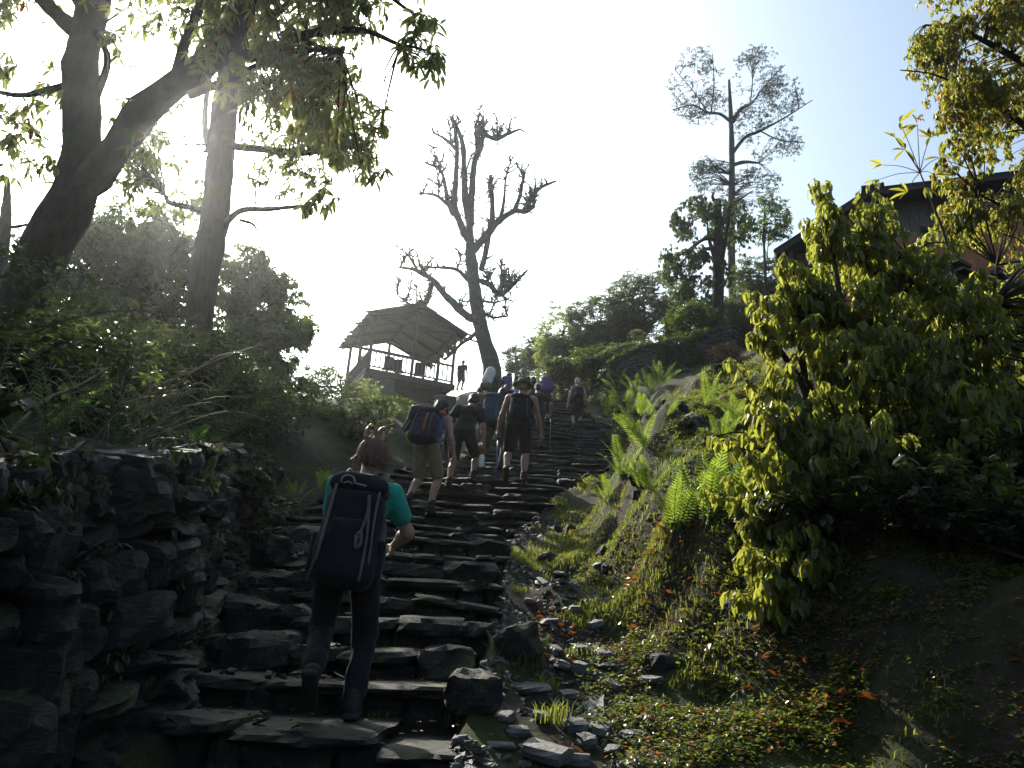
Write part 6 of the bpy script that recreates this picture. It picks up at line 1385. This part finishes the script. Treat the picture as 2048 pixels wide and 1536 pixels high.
# ---------------------------------------------------------------- loose stones and chips
chip_me = [stone_mesh('loose_stone', M_pale, k + 120, (3, 3, 2), 5, .22) for k in range(8)]
def loose(label, px, py, size, group=None, lift=.3, dark=False):
    p = on_land(px, py); M = Matrix.Translation((p[0], p[1], p[2] + size[2] * lift)) @ Matrix.Rotation(random.uniform(-.6, .6), 4, 'Z') @ Matrix.Rotation(random.gauss(.15, .15), 4, 'X') @ Matrix.Rotation(random.gauss(0, .15), 4, 'Y') @ Matrix.Diagonal((size[0] / 2, size[1] / 2, size[2] / 2, 1))
    o = place('loose_stone', random.choice(block_me if dark else chip_me), None, M); tag(o, label, 'stone', group)
loose('large pale slab lying flat beside the lowest steps', 1055, 1385, (.26, .34, .05)); loose('long narrow grey slab pointing down the gully', 1190, 1430, (.13, .42, .07)); loose('pale rounded cobble standing up in the gully', 1160, 1352, (.12, .10, .09))
loose('dark mossy boulder beside the right end of the lower steps', 1028, 1312, (.30, .30, .24), dark=True); loose('white fallen stone lying alone on the sunlit moss', 1198, 1140, (.10, .08, .07)); loose('dark square boulder at the right end of a low step', 945, 1415, (.26, .26, .20), dark=True)
loose('pale slab stone at the bottom edge right of the steps', 1090, 1515, (.24, .2, .06)); loose('big pale grey stone flat by the bottom edge, under the steps', 830, 1530, (.3, .2, .05)); loose('bluish white stone at the bottom edge below the left end of the steps', 355, 1518, (.16, .12, .08), dark=False)
loose('long flat slab bridging the bank beside the upper steps', 1130, 962, (.85, .3, .12)); loose('grey block at the edge of the steps below the mossy mound', 1110, 985, (.45, .3, .2), dark=True)
for px, py in [(1120, 1340), (1195, 1360), (1230, 1385), (1150, 1462), (1200, 1470), (1245, 1350), (1080, 1440), (1175, 1490), (1225, 1505), (1110, 1300), (1160, 1300), (1205, 1310), (1250, 1420), (1010, 1440), (1290, 1450), (1140, 1400), (1100, 1250), (1150, 1230), (1190, 1255), (1060, 1210), (1085, 1170), (1120, 1150), (1250, 1300), (1270, 1480), (1035, 1470), (1150, 1530), (1215, 1340), (1300, 1370), (1075, 1400), (1000, 1500)]:
    loose('small broken grey stone in the gully right of the steps', px, py, (random.uniform(.07, .16), random.uniform(.07, .16), random.uniform(.03, .07)), 'loose stones in the gully')
for px, py in [(560, 1120), (575, 1140), (530, 1165), (600, 1150), (640, 1130), (620, 1165), (545, 1050), (590, 1100), (500, 1180), (480, 1215)]:
    loose('rough stone in the rubble at the left side of the steps', px, py, (random.uniform(.15, .32), random.uniform(.15, .3), random.uniform(.09, .16)), 'rubble left of the steps', .5, True)
for k in range(46):
    y = rg.uniform(4.5, 15); x = float(XR(y)) + float(E0(y)) + rg.uniform(-.5, 1.8); z = land1(x, y); w = rg.uniform(.10, .34)
    o = place('bank_stone', random.choice(block_me), None, Matrix.Translation((x, y, z - .02)) @ Matrix.Rotation(rg.uniform(0, 6), 4, 'Z') @ Matrix.Rotation(rg.normal(0, .25), 4, 'X') @ Matrix.Diagonal((w / 2, w * rg.uniform(.3, .5), w * rg.uniform(.2, .4), 1))); tag(o, 'dark mossy stone half buried in the right bank', 'stone', 'stones half buried in the right bank')
def chips(name, label, pts, smin, smax, mat):
    n = len(pts); k = np.array([[x, y, z] for x in (-1, 1) for y in (-1, 1) for z in (-1, 1)], float); rg = np.random.default_rng(n)
    sz = rg.uniform(smin, smax, (n, 1)) * np.stack([rg.uniform(.6, 1.3, n), rg.uniform(.5, 1.2, n), rg.uniform(.15, .45, n)], 1)
    vv = k[None] * sz[:, None, :] * rg.uniform(.65, 1.15, (n, 8, 3)); a = rg.uniform(0, 6.283, n); tl = rg.normal(0, .3, (n, 2))
    c, s = np.cos(a)[:, None], np.sin(a)[:, None]; x, y, z = vv[..., 0], vv[..., 1], vv[..., 2]; z = z + x * tl[:, :1] + y * tl[:, 1:]
    vv = np.stack([x * c - y * s, x * s + y * c, z], -1) + pts[:, None, :]; f = np.array([(0, 1, 3, 2), (4, 6, 7, 5), (0, 4, 5, 1), (2, 3, 7, 6), (0, 2, 6, 4), (1, 5, 7, 3)])
    mb = MB(); mb.add(vv, (f[None] + (np.arange(n) * 8)[:, None, None]).reshape(-1, 4)); o = mb.build(name, mat, smooth=False); o['kind'] = 'stuff'; o['label'] = label
chips('gravel', 'broken slate chips in the gully', scatter(4200, -.3, 1.8, 2.0, 11, lambda x, y: ((x - XR(y)) > -.02) * (1 - sstep(E0(y) - .6, E0(y) + .2, x - XR(y))) * sstep(-.5, .3, n2(x, y, 1.8, 3, 31.0)), rg), .006, .028, M_pale)
chips('rubble_chips', 'dark stone chips on and beside the left of the steps', np.array([[x, y, step_z(x, y) + .01] for x, y in zip(rg.uniform(-2.4, -.9, 700), rg.uniform(2.4, 9, 700)) if x > XL(y) - .25]), .008, .03, M_wallstone)
def twigs_on_ground():
    mb = MB()
    for k in range(70):
        x = rg.uniform(-.1, 2.6); y = rg.uniform(2.4, 6); z = land1(x, y) + .02; a = rg.uniform(0, 6.28); l = rg.uniform(.06, .22); d = np.array([math.cos(a), math.sin(a), rg.normal(.1, .2)]) * l
        p = np.array([x, y, z]); mb.tube([p - d / 2, p + rg.normal(0, .01, 3), p + d / 2], [.0035, .003, .0015], 4, 2)
    o = mb.build('ground_twigs', M_twig); o['kind'] = 'stuff'; o['label'] = 'thin dead twigs lying on the ground'
twigs_on_ground()
# ---------------------------------------------------------------- added scattering air, stands in for the lens veil around the sun
t = NT('haze_air'); pv = t.n('ShaderNodeVolumePrincipled'); pv.inputs['Color'].default_value = (.93, .96, 1.0, 1); pv.inputs['Density'].default_value = .0007; pv.inputs['Anisotropy'].default_value = .87
t.t.links.new(pv.outputs[0], t.out.inputs['Volume'])
mb = MB(); mb.box((0, 150, 5), (384, 444, 70)); hz = mb.build('haze', t.m, smooth=False); hz['kind'] = 'stuff'; hz['label'] = 'thin sunlit morning haze'
